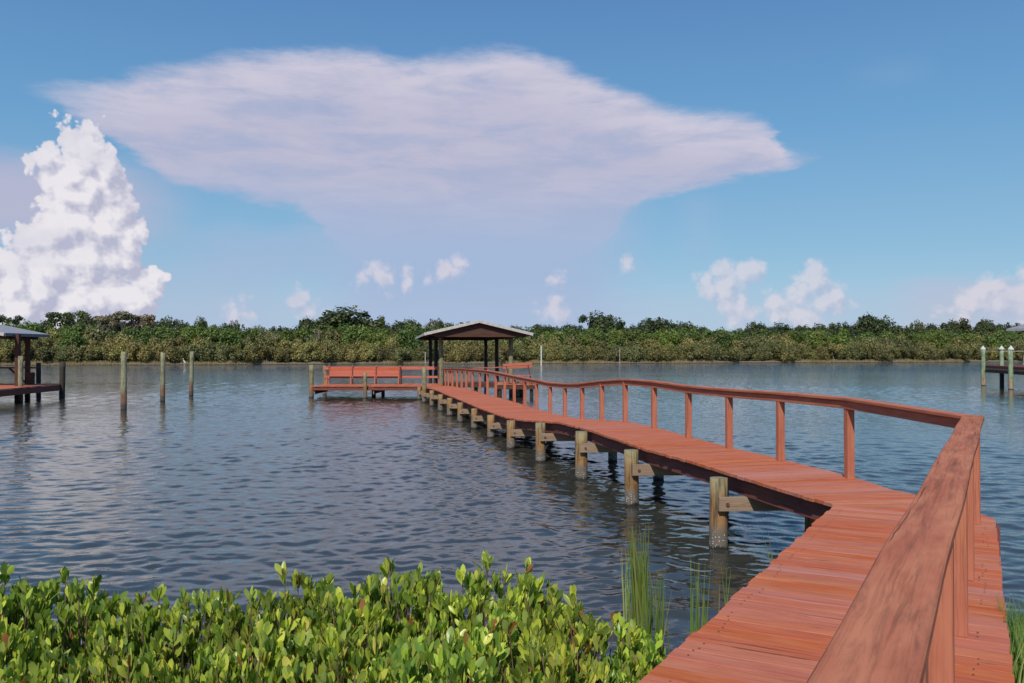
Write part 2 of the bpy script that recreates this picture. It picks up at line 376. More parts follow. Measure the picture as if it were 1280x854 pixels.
# ---------------------------------------------------------------- setting: ground, water
def shoreY(x): return 172.5 + .25*x + 1.3*math.sin(x*.13) + .7*math.sin(x*.41+1) + .5*math.sin(x*.9)
def ground_z(x, y):
    s = shoreY(max(-400, min(400, x)))
    d = y - s
    zi = -1.1 + 1.5*max(0, min(1, (d+3.5)/5)) + (1.0*min(1, max(0, d-1.5)/18) + .1*math.sin(x*.7)*math.sin(y*.6) if d > 0 else 0)
    if y > s + 700: zi = -1.1
    # bank under the mangroves at the landward end of the boardwalk
    t_ = max(0, min(1, (5.6 + .3*math.sin(x*1.3) - y) / 3.0)); zb = -1.1 + 1.45*t_*t_*(3-2*t_)
    return max(zi, zb)
ys = [-60, -20, -6, -2] + [i*.4 for i in range(0, 22)] + [9, 12, 20, 40, 70, 100, 115] + [120+i*1.0 for i in range(0, 110)] + [235, 250, 280, 400, 900, 4200]
xs = [-4200, -1500, -600, -400] + [-260+i*2.5 for i in range(0, 97)] + [-19+i*.75 for i in range(0, 14)] + [-8.5+i*.5 for i in range(0, 36)] + [10+i*.75 for i in range(14)] + [21+i*2.5 for i in range(96)] + [400, 600, 1500, 4200]
xs = sorted(set(xs)); ys = sorted(set(ys))
g = MB(); nx = len(xs)
for y in ys:
    for x in xs: g.v.append((x, y, ground_z(x, y)))
for j in range(len(ys)-1):
    for i in range(nx-1):
        a = j*nx+i; g.f.append((a, a+1, a+nx+1, a+nx))
m, t, b = mat('muddy_ground')
pos = t.node('ShaderNodeNewGeometry').outputs['Position']; sp = t.node('ShaderNodeSeparateXYZ'); t.l.new(pos, sp.inputs[0])
n1 = t.noise(pos, .35, 6, .65); n2 = t.noise(pos, 3.5, 5, .6)
zz = t.math('ADD', sp.outputs[2], t.math('MULTIPLY', t.math('SUBTRACT', n2, .5), .25))
sand = t.mix(t.smooth(n2, .35, .65), (.11, .09, .062, 1), (.19, .155, .115, 1))
low = t.mix(t.smooth(zz, .02, .13), (.018, .015, .012, 1), sand)
c = t.mix(t.math('MULTIPLY', t.smooth(zz, .25, .55), t.smooth(n1, .35, .55)), low, (.11, .10, .035, 1))
t.put(b.inputs['Base Color'], c); b.inputs['Roughness'].default_value = .9; bump(t, b, n2, .5, .1)
tag(g.build('ground', m, smooth=True), kind='structure')

# water: real waves (sum of many small wave trains) near the dock, one flat sheet beyond
m, t, b = mat('bay_water')
pos = t.node('ShaderNodeNewGeometry').outputs['Position']
b.inputs['Base Color'].default_value = (.034, .036, .030, 1); b.inputs['Roughness'].default_value = .04
b.inputs['IOR'].default_value = 1.45; b.inputs['Specular IOR Level'].default_value = .5
rot = t.node('ShaderNodeMapping'); t.put(rot.inputs[0], pos); rot.inputs['Rotation'].default_value = (0, 0, R(12))
pr = rot.outputs[0]
a1 = t.noise(t.vmath('MULTIPLY', pr, (.55, 1.25, 1)), 1.0, 3, .55, .4)
a2 = t.noise(t.vmath('MULTIPLY', pr, (2.3, 4.6, 1)), 1.0, 4, .6, .5)
a3 = t.noise(t.vmath('MULTIPLY', pr, (5, 9, 1)), 1.0, 3, .6, .3)
patch = t.smooth(t.noise(t.vmath('MULTIPLY', pos, (.012, .05, 1)), 1.0, 3, .5), .38, .62, .55, 1.15)
spw = t.node('ShaderNodeSeparateXYZ'); t.l.new(pos, spw.inputs[0])
far = t.smooth(spw.outputs[1], 6, 40)
h = t.math('ADD', t.math('MULTIPLY', a3, .0065), t.math('MULTIPLY', a2, t.math('ADD', t.math('MULTIPLY', far, .0130), t.smooth(spw.outputs[1], 65, 115, 0, .045))))
h = t.math('MULTIPLY', h, patch)
bump(t, b, h, 1.0, 1.0)
M_water = m
def axis(start, end, d0, k):
    out = [start]
    while abs(out[-1]-start) < abs(end-start): out.append(out[-1]+math.copysign(d0+k*abs(out[-1]-start), end-start))
    return out
gy = np.array([-4000, -300, -40, -10, 0, 3] + axis(4.2, 115, .022, .0028) + [122, 135, 160, 200, 300, 700, 4200.])
xr_ = axis(0, 70, .030, .0052); gx_ = np.array([-4200, -700, -250, -110] + [-v for v in reversed(xr_[1:])] + xr_ + [110, 250, 700, 4200.])
GX, GY = np.meshgrid(gx_, gy); cx_ = np.gradient(gx_)[None, :]+0*GX; cy_ = np.gradient(gy)[:, None]+0*GX
rw = np.random.RandomState(11); Zw = np.zeros_like(GX)
Dx = GX+.10*np.sin(GY*.9+GX*.4)+.12*np.sin(GX*.7-GY*.5+1); Dy = GY+.12*np.sin(GX*1.1+GY*.3)+.10*np.sin(GX*2.3-GY*.8+2)
for k in range(96):
    lam = (.085*(.34/.085)**rw.uniform()) if k < 70 else (.34*(1.2/.34)**rw.uniform()); th = rw.normal(0, .85)+.1; kk = 2*math.pi/lam
    kx, ky = kk*math.sin(th), kk*math.cos(th)
    slope = .0285*(.68 if lam > .34 else 1.0)
    att = np.clip(1.5-abs(kx)*cx_/1.6, 0, 1)*np.clip(1.5-abs(ky)*cy_/1.6, 0, 1)
    ph = kx*Dx+ky*Dy+rw.uniform(0, 6.28)
    Zw += att*(slope/kk)*(np.sin(ph)+.22*np.cos(2*ph))
gust = .80+.32*np.sin(GX*.11+GY*.21+.6*np.sin(GX*.05+1))*np.sin(GY*.13-GX*.06+2)
Zw *= gust
edge_ = np.clip((115-GY)/30, 0, 1)*np.clip((GY-4.2)/1.0, 0, 1)*np.clip((69-abs(GX))/10, 0, 1); Zw *= edge_
class WT:
    def build(s_, name, mt, **kw):
        ny, nx_ = GX.shape; idx = np.arange(ny*nx_).reshape(ny, nx_)
        Fq = np.stack([idx[:-1, :-1], idx[:-1, 1:], idx[1:, 1:], idx[1:, :-1]], -1).reshape(-1, 4)
        me = bpy.data.meshes.new(name); V = np.stack([GX, GY, Zw], -1).reshape(-1, 3).astype(np.float32)
        me.vertices.add(len(V)); me.vertices.foreach_set('co', V.ravel()); me.loops.add(Fq.size); me.loops.foreach_set('vertex_index', Fq.astype(np.int32).ravel())
        me.polygons.add(len(Fq)); me.polygons.foreach_set('loop_start', np.arange(0, Fq.size, 4, dtype=np.int32)); me.polygons.foreach_set('loop_total', np.full(len(Fq), 4, dtype=np.int32))
        me.polygons.foreach_set('use_smooth', np.ones(len(Fq), dtype=bool)); me.materials.append(mt); me.update(calc_edges=True)
        o = bpy.data.objects.new(name, me); C.objects.link(o); return o
wt = WT()
tag(wt.build('water', M_water), kind='structure')

# ---------------------------------------------------------------- boardwalk geometry (plan measured from the photo)
RI = [(10, 1062, -1.454, -.528), (11.5, 972, -1.440, -.530), (13, 911, -1.45, -.553), (14.5, 860, -1.431, -.560), (16, 817, -1.407, -.530), (17.5, 782, -1.42, -.540), (19, 753, -1.513, -.625), (20.5, 727, -1.60, -.735), (22, 706, -1.66, -.80), (23.5, 688, -1.675, -.823), (25, 670.5, -1.672, -.797), (26.5, 656, -1.67, -.778), (28, 643, -1.64, -.76), (29.5, 631, -1.64, -.735), (31, 620, -1.635, -.704), (32.5, 609, -1.64, -.690), (34, 600, -1.63, -.694), (35.5, 590, -1.60, -.708), (37, 583, -1.603, -.72), (38.5, 577, -1.618, -.732), (40, 571.6, -1.644, -.752), (41.5, 565.6, -1.67, -.782), (43, 560, -1.696, -.816), (44.5, 557, -1.72, -.85), (46, 554, -1.72, -.87)]
RY = np.array([r[0] for r in RI]); RX = np.array([(r[1]-640)*r[0]/F for r in RI])
RX = np.convolve(np.pad(RX, 1, mode='reflect', reflect_type='odd'), [.25, .5, .25], 'valid'); RX[0] = 3.90
DZ = EYE + np.array([r[2] for r in RI]); CZ = EYE + np.array([r[3] for r in RI])
YY = np.concatenate([[7.6, 8.5], RY]); XX = np.concatenate([[4.05, 4.0], RX]); DD = np.concatenate([[EYE-1.5, EYE-1.48], DZ]); CC = np.concatenate([[EYE-.563, EYE-.55], CZ])
railX = lambda y: float(np.interp(y, YY, XX)); deckZ = lambda y: float(np.interp(y, YY, DD)) if y < 46 else EYE-1.72; capZ = lambda y: float(np.interp(y, YY, CC))
LPTS = [(8.44, 3.125), (9.05, 2.94), (10.2, 2.64), (10.9, 2.49), (13.0, 1.98), (14.5, 1.68), (16.2, 1.28), (20.5, .17), (24, -.56), (28, -1.45), (32, -2.25), (36, -3.1), (40, -4.0), (43.4, -4.6)]
leftX = lambda y: float(np.interp(y, [p[0] for p in LPTS], [p[1] for p in LPTS]))
A29 = math.atan2(.565, 1.0); NDIR = Vector((math.sin(A29), math.cos(A29), 0)); NPER = Vector((math.cos(A29), -math.sin(A29), 0))
IC = Vector((3.125, 8.44, 0))                       # inner corner of the deck

boardwalk = thing('boardwalk', 'long red wooden boardwalk with one handrail, bending over water to the roofed shelter', 'boardwalk', (1.5, 4, 0))
inv = -Vector((1.5, 4, 0))
def loc(o): o.location = inv; return o               # parts are modelled in world metres, the parent sits at the base
# decking, near run
mb = MB(); TH = .038
def plank(mb, a, b, c, d, jit=.0015, ends=.010):
    """top quad a-b-c-d (a,b left/right of the near edge; d,c of the far edge)"""
    q = [Vector(p) for p in (a, b, c, d)]
    ax = (q[1]-q[0]).normalized(); e0 = rnd.gauss(0, ends); e1 = rnd.gauss(0, ends)
    q[0] += ax*e0; q[3] += ax*e0; q[1] += ax*e1; q[2] += ax*e1
    dz = rnd.uniform(-jit, jit); tz = rnd.uniform(-jit, jit)
    q[0].z += dz+tz; q[1].z += dz-tz; q[2].z += dz-tz+rnd.uniform(-jit, jit)*.5; q[3].z += dz+tz
    bs = len(mb.v); u0 = rnd.random()*60; v0 = rnd.random()*30
    L = (q[1]-q[0]).length; Wd = (q[3]-q[0]).length
    for p in q: mb.v.append(p)
    for p in q: mb.v.append(p-Vector((0, 0, TH)))
    uv = [(u0, v0), (u0+L, v0), (u0+L, v0+Wd), (u0, v0+Wd)]
    mb.face([bs, bs+1, bs+2, bs+3], uv)
    mb.face([bs+7, bs+6, bs+5, bs+4], [uv[3], uv[2], uv[1], uv[0]])
    for i in range(4):
        j = (i+1) % 4
        if i % 2 == 0: mb.face([bs+j, bs+i, bs+4+i, bs+4+j], [uv[j], uv[i], (uv[i][0], uv[i][1]+TH), (uv[j][0], uv[j][1]+TH)])
        else: mb.face([bs+j, bs+i, bs+4+i, bs+4+j], [(u0, v0), (u0, v0+Wd), (u0+TH*.3, v0+Wd), (u0+TH*.3, v0)])
PITCH = .146; GAP = .006
WN = 1.50
s = 0.0; ZN = EYE-1.5
while s < 12.5:
    wdt = PITCH*rnd.choice([1, 1, 1, 1.0, .96])
    p0 = IC - NDIR*s; p1 = IC - NDIR*(s+wdt-GAP)
    ext = (.02 if s < .5 else .0) + .008*s/5
    WN = 1.385+.021*s; A_ = p1; B_ = p1 + NPER*WN; C_ = p0 + NPER*WN; D_ = p0
    z = ZN - (.004 if int(s/1.9) % 2 else 0)
    plank(mb, (A_.x, A_.y, z), (B_.x, B_.y, z), (C_.x, C_.y, z), (D_.x, D_.y, z), .002, .006)
    s += wdt
# fan of tapered boards round the corner
a0 = IC + NPER*1.385; e0 = Vector((4.36, 8.47, 0)); prev = a0
for k in range(1, 7):
    q = a0.lerp(e0, k/6)
    A_ = IC + (prev-IC)*.006 + Vector((0, .004, 0))
    n_ = (q-prev).normalized()*.005
    plank(mb, (IC.x+.01, IC.y-.001*k, ZN), (prev.x+n_.x, prev.y+n_.y, ZN), (q.x, q.y, ZN), (IC.x+.012, IC.y+.003, ZN), .001, .0)
    prev = q
# far run: boards between the left and right edges
t_ = 0; Ltot = 36.0; y_l = 8.45; rightX = lambda y: railX(y)+.09
n = int(35.6/PITCH)
Lp = []; Rp = []
yl, yr = 8.45, 8.53
for k in range(n+1):
    Lp.append((leftX(yl), yl)); Rp.append((rightX(yr) if k > 0 else 4.36, yr))
    yl += PITCH*.985; yr += PITCH*.985 if k > 12 else PITCH*.985 + .022
    if yl > 43.5: break
for k in range(len(Lp)-1):
    f = .04
    (x0, y0), (x1, y1), (x2, y2), (x3, y3) = Lp[k], Rp[k], Rp[k+1], Lp[k+1]
    y2 -= GAP*.9; y3 -= GAP*.9
    if k < 5: x1 += max(0, .27-.06*k) if k else 0; x2 += max(0, .21-.06*k)
    plank(mb, (x0, y0, deckZ(y0)), (x1, y1, deckZ(y0*.5+y1*.5)), (x2, y2, deckZ(y3*.5+y2*.5)), (x3, y3, deckZ(y3)), .002, .007)
loc(mb.build('deck', M_deck, boardwalk, bevel=.003))
mb = MB(); rn = random.Random(21)
def nail(p, r_=.0062):
    b_ = len(mb.v); p = Vector(p)
    for j in range(6): mb.v.append(p+Vector((r_*math.cos(j*1.047), r_*math.sin(j*1.047), 0)))
    mb.f.append(tuple(b_+j for j in range(6)))
q_ = 0.03
while q_ < 9:
    for off in (.10, .75, 1.32):
        if rn.random() < .4: continue
        p = IC - NDIR*(q_+rn.uniform(-.02, .02)) + NPER*(off+rn.uniform(-.022, .022))
        for e_ in (0, .08): pp = p-NDIR*e_; nail((pp.x, pp.y, ZN+.0035))
    q_ += PITCH*.99
for k in range(2, 70):
    for f_ in (.08, .5, .92):
        (x0, y0), (x1, y1) = Lp[k], Rp[k]; x_ = x0+(x1-x0)*f_; y_ = y0+(y1-y0)*f_+.04; nail((x_, y_, deckZ(y_)+.005), .007)
tag(loc(mb.build('nail_heads', M_bolt, boardwalk)), kind='stuff')
# stringers
def polyline(fx, y0, y1, dz, st=.75):
    n_ = max(2, int((y1-y0)/st)); return [Vector((fx(y0+(y1-y0)*i/n_), y0+(y1-y0)*i/n_, deckZ(y0+(y1-y0)*i/n_)+dz)) for i in range(n_+1)]
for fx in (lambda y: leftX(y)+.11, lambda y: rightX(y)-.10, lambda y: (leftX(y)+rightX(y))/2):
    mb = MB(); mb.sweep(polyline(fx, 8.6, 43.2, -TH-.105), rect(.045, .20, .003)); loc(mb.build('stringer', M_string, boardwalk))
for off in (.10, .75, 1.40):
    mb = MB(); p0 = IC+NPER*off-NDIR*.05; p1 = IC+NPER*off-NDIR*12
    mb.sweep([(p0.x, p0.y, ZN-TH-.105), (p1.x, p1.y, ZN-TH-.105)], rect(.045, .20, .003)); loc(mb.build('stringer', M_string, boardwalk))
# piles
def pile_mesh(r, z0, z1, seed, n=18, taper=.9):
    rr = random.Random(seed); mbp = MB(); k = 9
    lean = (rr.uniform(-.012, .012), rr.uniform(-.012, .012)); ph = [rr.uniform(0, 6.28) for _ in range(4)]
    for i in range(k+1):
        f = i/k; z = z0+(z1-z0)*f
        for j in range(n):
            a = 2*math.pi*j/n; q = r*(1+(taper-1)*f)*(1+.035*math.sin(2*a+ph[0]+f*2)+.02*math.sin(5*a+ph[1])+.02*math.sin(3*a+6*f+ph[2]))
            mbp.v.append((q*math.cos(a)+lean[0]*(z-z0), q*math.sin(a)+lean[1]*(z-z0), z))
    for i in range(k):
        for j in range(n): a = i*n+j; b_ = i*n+(j+1) % n; mbp.f.append((a, b_, b_+n, a+n))
    mbp.f.append(tuple(k*n+j for j in range(n)))
    return mbp
def add_pile(parent, x, y, z1, r, mt, name='pile', seed=0, base=None, z0=-1.2, label=None):
    o = pile_mesh(r, z0, z1, seed).build(name, mt, parent, smooth=True)
    md = o.data.polygons; md[len(md)-1].use_smooth = False
    px, py = (parent.location.x, parent.location.y) if parent else (0, 0)
    o.location = (x-px, y-py, 0)
    if label: o['label'] = label
    return o
BENTS = [10.15, 13.04, 15.7, 18.2, 20.7, 23.4, 26.0, 28.6, 31.3, 34.0, 36.8, 39.6, 42.3]
pxm = {10.15: 2.39, 13.04: 1.86, 15.7: 1.26, 18.2: .71, 20.7: .17, 23.4: -.40, 26.0: -1.02, 28.6: -1.6, 31.3: -2.16, 34.0: -2.72, 36.8: -3.3, 39.6: -3.95, 42.3: -4.42}
for i, y in enumerate(BENTS):
    x = leftX(y+.115)-(.19 if y < 12 else .12); zt = deckZ(y)-TH-.004; yy = y+.115
    if y == 39.6:
        x = leftX(y)-.12; zt = deckZ(y)+.93
    rr = .118 if i < 5 else .108
    add_pile(boardwalk, x, yy, zt, rr, M_pile, seed=i)
    xr = rightX(y)-.12 - (0.25 if i == 0 else 0)
    add_pile(boardwalk, xr+.02, yy+.12, deckZ(y)-TH-.004, .105, M_pile, seed=50+i)
    # paired cross beams bolted either side of the piles
    zb = deckZ(y)-TH-.205-.085
    for sgn in (-1,):
        mb = MB(); bar(mb, (x-.02, yy+sgn*.14, zb), (xr+.2, yy+.10+sgn*.14, zb), .05, .165, .003)
        cb = loc(mb.build('cross_beam', M_raw, boardwalk))
    mb = MB(); mb.sweep([(x+.08, yy-.175, zb), (x+.08, yy-.163, zb)], circ(.022, 8)); mb.build('bolt', M_bolt, cb)
for k, (x, y) in enumerate([(3.32, 8.62), (4.1, 8.2), (1.9, 5.6), (2.55, 5.0), (.2, 2.6), (.9, 2.0), (-1.5, -.4), (-.85, -1)]):
    add_pile(boardwalk, x, y, ZN-TH-.004, .105, M_pile, seed=80+k)
# handrail posts
def rail_post(parent, x, y, z0, z1, rz, mt=M_rail, w_=.089, flat=1.0, name='rail_post'):
    mb = MB(); mb.sweep([(x, y, z0), (x, y, z1)], rect(w_, w_*flat, .005), up=(math.sin(rz)*-1, math.cos(rz), 0))
    return mb.build(name, mt, parent)
CAPT = .038
for i in range(len(RY)):
    y = float(RY[i]); x = railX(y); loc(rail_post(boardwalk, x+rnd.gauss(0, .006), y, deckZ(y)-.22 if i % 3 == 0 else deckZ(y)-.001, capZ(y)-CAPT-.001, .17))
nearrail = lambda y: (.575+.565*(y-1.45))
for y in (7.58, 5.74, 4.62, 3.28, 2.1, .95):
    loc(rail_post(boardwalk, nearrail(y)+.012, y, ZN-.001, EYE-.563-CAPT-.001, -A29))
# far cap rail and the board under it
pts = [Vector((railX(y), y, capZ(y)-CAPT/2)) for y in np.arange(7.66, 46.01, .48)]
mb = MB(); mb.sweep(pts, rect(.14, CAPT, .007)); loc(mb.build('cap_rail', M_rail, boardwalk))
pts = [Vector((railX(y)-.022, y, capZ(y)-CAPT-.0475)) for y in np.arange(7.70, 46.0, .48)]
mb = MB(); mb.sweep(pts, rect(.038, .088, .004)); loc(mb.build('rail_board', M_rail, boardwalk))
# near cap rail: broad, weathered, finely shaped
mb = MB(); nseg = 40
pa = Vector((nearrail(.9), .9, 0)); pb = Vector((nearrail(7.68), 7.68, 0)); sec = [(-.085, -.014), (-.078, -.019), (.078, -.019), (.085, -.013), (.085, .012), (.079, .018), (.070, .0195), (.03, .019), (-.03, .0185), (-.070, .0195), (-.079, .018), (-.085, .012)]
path = []
for i in range(nseg+1):
    p = pa.lerp(pb, i/nseg); path.append(Vector((p.x+.004*math.sin(i*.5), p.y, EYE-.563+.002*math.sin(i*.8)-.019)))
mb.sweep(path[:36], sec); 
mb.sweep([path[35]+NDIR*.004, path[37], path[40]], sec)
loc(mb.build('cap_rail', M_cap, boardwalk, smooth=False))
mb = MB(); pa2 = pa-NPER*(-.064); mb.sweep([(nearrail(.95)-.022*NPER.x, .95-.022*NPER.y, EYE-.563-CAPT-.046), (nearrail(7.5)-.022*NPER.x, 7.5-.022*NPER.y, EYE-.563-CAPT-.046)], rect(.038, .088, .004)); loc(mb.build('rail_board', M_rail, boardwalk))

# ---------------------------------------------------------------- bench platform at the far end
PZ = EYE-1.72
plat = thing('fishing_platform', 'low red deck left of the shelter, carrying the long bench and two-board rail', 'platform', (-7.3, 45.2, 0))
def at(o, par): o.location = -Vector(par.location); return o
mb = MB(); x = -10.15
while x < -3.75:
    yb = 43.6; yf = 47.1
    if x > -4.75: yb = 43.6
    plank(mb, (x, yf, PZ), (x, yb, PZ), (x+.139, yb, PZ), (x+.139, yf, PZ), .002, .01); x += .145
at(mb.build('deck', M_deck, plat), plat)
mb = MB(); bar(mb, (-10.1, 43.66, PZ-TH-.09), (-4.8, 43.66, PZ-TH-.09), .04, .18); at(mb.build('fascia', M_string, plat), plat)
mb = MB(); bar(mb, (-10.1, 46.9, PZ-TH-.16), (-3.9, 46.9, PZ-TH-.16), .05, .30); o = at(mb.build('fascia', M_raw, plat), plat); o['label'] = 'pale sunlit beam under the rear edge'  # sunlight on this beam is put into its pale wood colour
for k in range(2):
    mb = MB(); bar(mb, (-10.0 if k else -7.0, 43.7, PZ-TH-.28), (-10.0 if k else -7.0, 46.9, PZ-TH-.28), .05, .2); at(mb.build('cross_beam', M_raw, plat), plat)
for k, (x, y, zt) in enumerate([(-10.28, 44.3, EYE-.66), (-7.38, 43.52, EYE-1.05), (-10.2, 47.05, EYE-.75), (-7.0, 47.05, PZ-.04), (-4.35, 47.05, PZ-.04)]):
    add_pile(plat, x, y, zt, .13 if k < 1 else .11, M_pile, seed=120+k)
add_pile(plat, -7.2, 45.0, PZ-.05, .12, M_black, seed=140); 
for z0, hh, nm in ((EYE-.77-.02, .17, 'rail_board'), (EYE-1.30, .12, 'rail_board')):
    mb = MB(); bar(mb, (-10.2, 46.85, z0-hh/2), (-3.85, 46.85, z0-hh/2), .035, hh); at(mb.build(nm, M_bench, plat), plat)
for k in range(4):
    x = -10.1+k*2.05; mb = MB(); bar(mb, (x, 46.9, PZ), (x, 46.9, EYE-.79), .06, .06, up=(0, 1, 0)); at(mb.build('rail_post', M_bench, plat), plat)
# long bench in three back panels
bench = thing('long_bench', 'long bright red bench with three panel back on the low deck left of the shelter', 'bench', (-7.95, 46.5, PZ))
bx0, bx1 = -9.88, -6.05
for k in range(3):
    xa = bx0+(bx1-bx0)*k/3+.03; xb = bx0+(bx1-bx0)*(k+1)/3-.03
    mb = MB()
    for q in range(3): bar(mb, (xa, 46.62+.02*q, PZ+.50+.15*q), (xb, 46.62+.02*q, PZ+.50+.15*q), .03, .143, .004)
    at(mb.build('backrest', M_bench, bench), bench)
mb = MB()
for q in range(3): bar(mb, (bx0-.05, 46.15+.14*q, PZ+.43), (bx1+.05, 46.15+.14*q, PZ+.43), .132, .035)
at(mb.build('seat', M_bench, bench), bench)
for k in range(4):
    x = bx0+(bx1-bx0)*k/3
    mb = MB(); bar(mb, (x, 46.66, PZ), (x, 46.72, PZ+1.0), .045, .07, up=(0, 1, 0)); f = at(mb.build('back_support', M_rail, bench), bench)
    mb = MB(); bar(mb, (x, 46.12, PZ), (x, 46.12, PZ+.41), .06, .06, up=(0, 1, 0)); at(mb.build('leg', M_rail, bench), bench)
    for q in range(4):
        mb = MB(); mb.sweep([(x, 46.60, PZ+.50+.13*q), (x, 46.575, PZ+.50+.13*q)], circ(.03, 8)); mb.build('bolt', M_dark, f)
mb = None

# ---------------------------------------------------------------- boat shelter
sh = thing('boat_shelter', 'open boat shelter with low gabled roof on six tall posts at the boardwalk end', 'shelter', (-2.2, 51, 0))
U_ = Vector((-.145, 1, 0)).normalized(); S_ = Vector((U_.y, -U_.x, 0))
c0 = Vector((-1.87, 46, 0))
def sp_(s_, u_, z): p = c0 + S_*s_ + U_*u_; return Vector((p.x, p.y, z))
EZ = EYE+.95; AZt = EYE+1.62
k = 0
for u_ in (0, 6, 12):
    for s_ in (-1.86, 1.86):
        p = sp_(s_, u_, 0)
        o = add_pile(sh, p.x, p.y, EZ-.12, .125, M_pile if u_ == 0 else M_black, 'post', 200+k); k += 1  # rear posts: shade under the roof is put into their black colour
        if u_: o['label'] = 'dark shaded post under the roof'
# roof slabs
hw = 2.80; u0, u1 = -1.2, 13.2
for sgn in (-1, 1):
    mb = MB(); rise = AZt-EZ
    v = [sp_(0, u0, AZt), sp_(sgn*hw, u0, EZ), sp_(sgn*hw, u1, EZ), sp_(0, u1, AZt)]
    n_ = Vector((0, 0, .05)); bs = 0
    for p in v: mb.v.append(p)
    for p in v: mb.v.append(p-n_)
    mb.f = [(0, 1, 2, 3), (7, 6, 5, 4), (0, 4, 5, 1), (1, 5, 6, 2), (2, 6, 7, 3), (3, 7, 4, 0)]
    mb.uv = [(0, 0)]*24
    rf = at(mb.build('roof', M_metal, sh), sh)
    mb = MB(); mb.sweep([sp_(0, u0-.03, AZt-.035), sp_(sgn*(hw+.03), u0-.03, EZ-.035)], rect(.035, .15)); mb.build('verge_board', M_trim, rf)
    mb = MB(); mb.sweep([sp_(sgn*(hw+.03), u0, EZ-.04), sp_(sgn*(hw+.03), u1, EZ-.04)], rect(.03, .13)); mb.build('fascia', M_trim, rf)
# timber gable walls and eave beams
for nm, uu in (('gable', -1.0), ('gable', 12.3)):
    mb = MB(); zb = EZ-.17
    fr = [sp_(-hw+.12, uu, zb+.14), sp_(-2.2, uu, zb), sp_(2.2, uu, zb), sp_(hw-.12, uu, zb+.14), sp_(0, uu, AZt-.06)]
    bk = [p + U_*.05 for p in fr]
    mb.v = fr+bk; mb.f = [(0, 1, 2, 3, 4), (9, 8, 7, 6, 5)] + [(i, (i+1) % 5, 5+(i+1) % 5, 5+i) for i in range(5)]
    mb.uv = []
    for f in mb.f: mb.uv += [(mb.v[i].x, mb.v[i].z) for i in f]
    at(mb.build(nm, M_dark, sh), sh)
for s_ in (-1.86, 1.86):
    mb = MB(); mb.sweep([sp_(s_, -.9, EZ-.10+.23*0), sp_(s_, 12.9, EZ-.10)], rect(.09, .22)); at(mb.build('eave_beam', M_dark, sh), sh)
    mb = MB(); mb.sweep([sp_(s_, -.5, EZ-.05), sp_(s_, -.5, EZ+.28)], rect(.07, .1), up=(0, 1, 0)); at(mb.build('roof_bracket', M_pile, sh), sh)
mb = MB(); mb.sweep([sp_(0, -.9, AZt-.14), sp_(0, 12.9, AZt-.14)], rect(.09, .18)); at(mb.build('ridge_beam', M_dark, sh), sh)
for k in range(6):
    mb = MB(); uu = .5+k*2.3
    mb.sweep([sp_(-hw+.1, uu, EZ-.10), sp_(0, uu, AZt-.12), sp_(hw-.1, uu, EZ-.10)], rect(.05, .13)); at(mb.build('rafter', M_dark, sh), sh)

# ---------------------------------------------------------------- boat slip catwalk
cw = thing('catwalk', 'narrow dark catwalk with a red rail crossing in front of the boat shelter slip', 'catwalk', (-1.4, 46, 0))
cz = EYE-1.62
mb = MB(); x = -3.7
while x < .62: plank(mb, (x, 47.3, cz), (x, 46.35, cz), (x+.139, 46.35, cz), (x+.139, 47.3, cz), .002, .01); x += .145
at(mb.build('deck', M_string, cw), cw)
mb = MB(); bar(mb, (-3.7, 46.40, cz-.17), (.65, 46.40, cz-.17), .05, .24); at(mb.build('stringer', M_dark, cw), cw)
mb = MB(); mb.sweep([(-3.7, 46.5, EYE-.895), (-1.9, 46.5, EYE-.87), (-.35, 46.5, EYE-.82)], rect(.13, .05)); at(mb.build('cap_rail', M_rail, cw), cw)
for k in range(4):
    x = -3.3+k*1.0; mb = MB(); bar(mb, (x, 46.5, cz), (x, 46.5, EYE-.86), .08, .08, up=(0, 1, 0)); at(mb.build('rail_post', M_rail, cw), cw)
for k, (x, y) in enumerate([(-1.95, 46.6), (.45, 46.6), (.55, 47.2)]): add_pile(cw, x, y, cz-.05, .11, M_black, seed=230+k)
add_pile(cw, .27, 45.0, EYE-1.55, .10, M_pile, seed=240)
# second bench at the right end of the catwalk
mb = MB(); x = -.75
while x < 1.15: plank(mb, (x, 46.34, cz), (x, 43.3, cz), (x+.139, 43.3, cz), (x+.139, 46.34, cz), .002, .01); x += .145
at(mb.build('deck', M_deck, cw), cw)
mb = MB(); bar(mb, (-.75, 43.35, cz-.16), (1.15, 43.35, cz-.16), .05, .2); at(mb.build('stringer', M_dark, cw), cw)
for x in (-.6, 1.0): add_pile(cw, x, 43.5, cz-.05, .10, M_black, seed=int(250+x*5))
b2 = thing('short_bench', 'short red bench with dark slanted supports at the right end of the catwalk', 'bench', (.3, 43.8, cz))
mb = MB()
for q in range(2): bar(mb, (-.46, 43.9-.02*q, EYE-.80+.13*q), (1.03, 44.2-.02*q, EYE-.74+.14*q), .03, .125)
at(mb.build('backrest', M_bench, b2), b2)
mb = MB(); bar(mb, (-.4, 43.7, cz+.42), (.95, 43.9, cz+.42), .36, .04); at(mb.build('seat', M_bench, b2), b2)
for x in (-.3, .82):
    mb = MB(); bar(mb, (x+.18, 43.85, cz), (x, 44.02+x*.1, EYE-.70), .05, .16, up=(0, 1, 0)); at(mb.build('back_support', M_dark, b2), b2)
    mb = MB(); bar(mb, (x, 43.62, cz), (x, 43.62, cz+.40), .06, .06, up=(0, 1, 0)); at(mb.build('leg', M_rail, b2), b2)

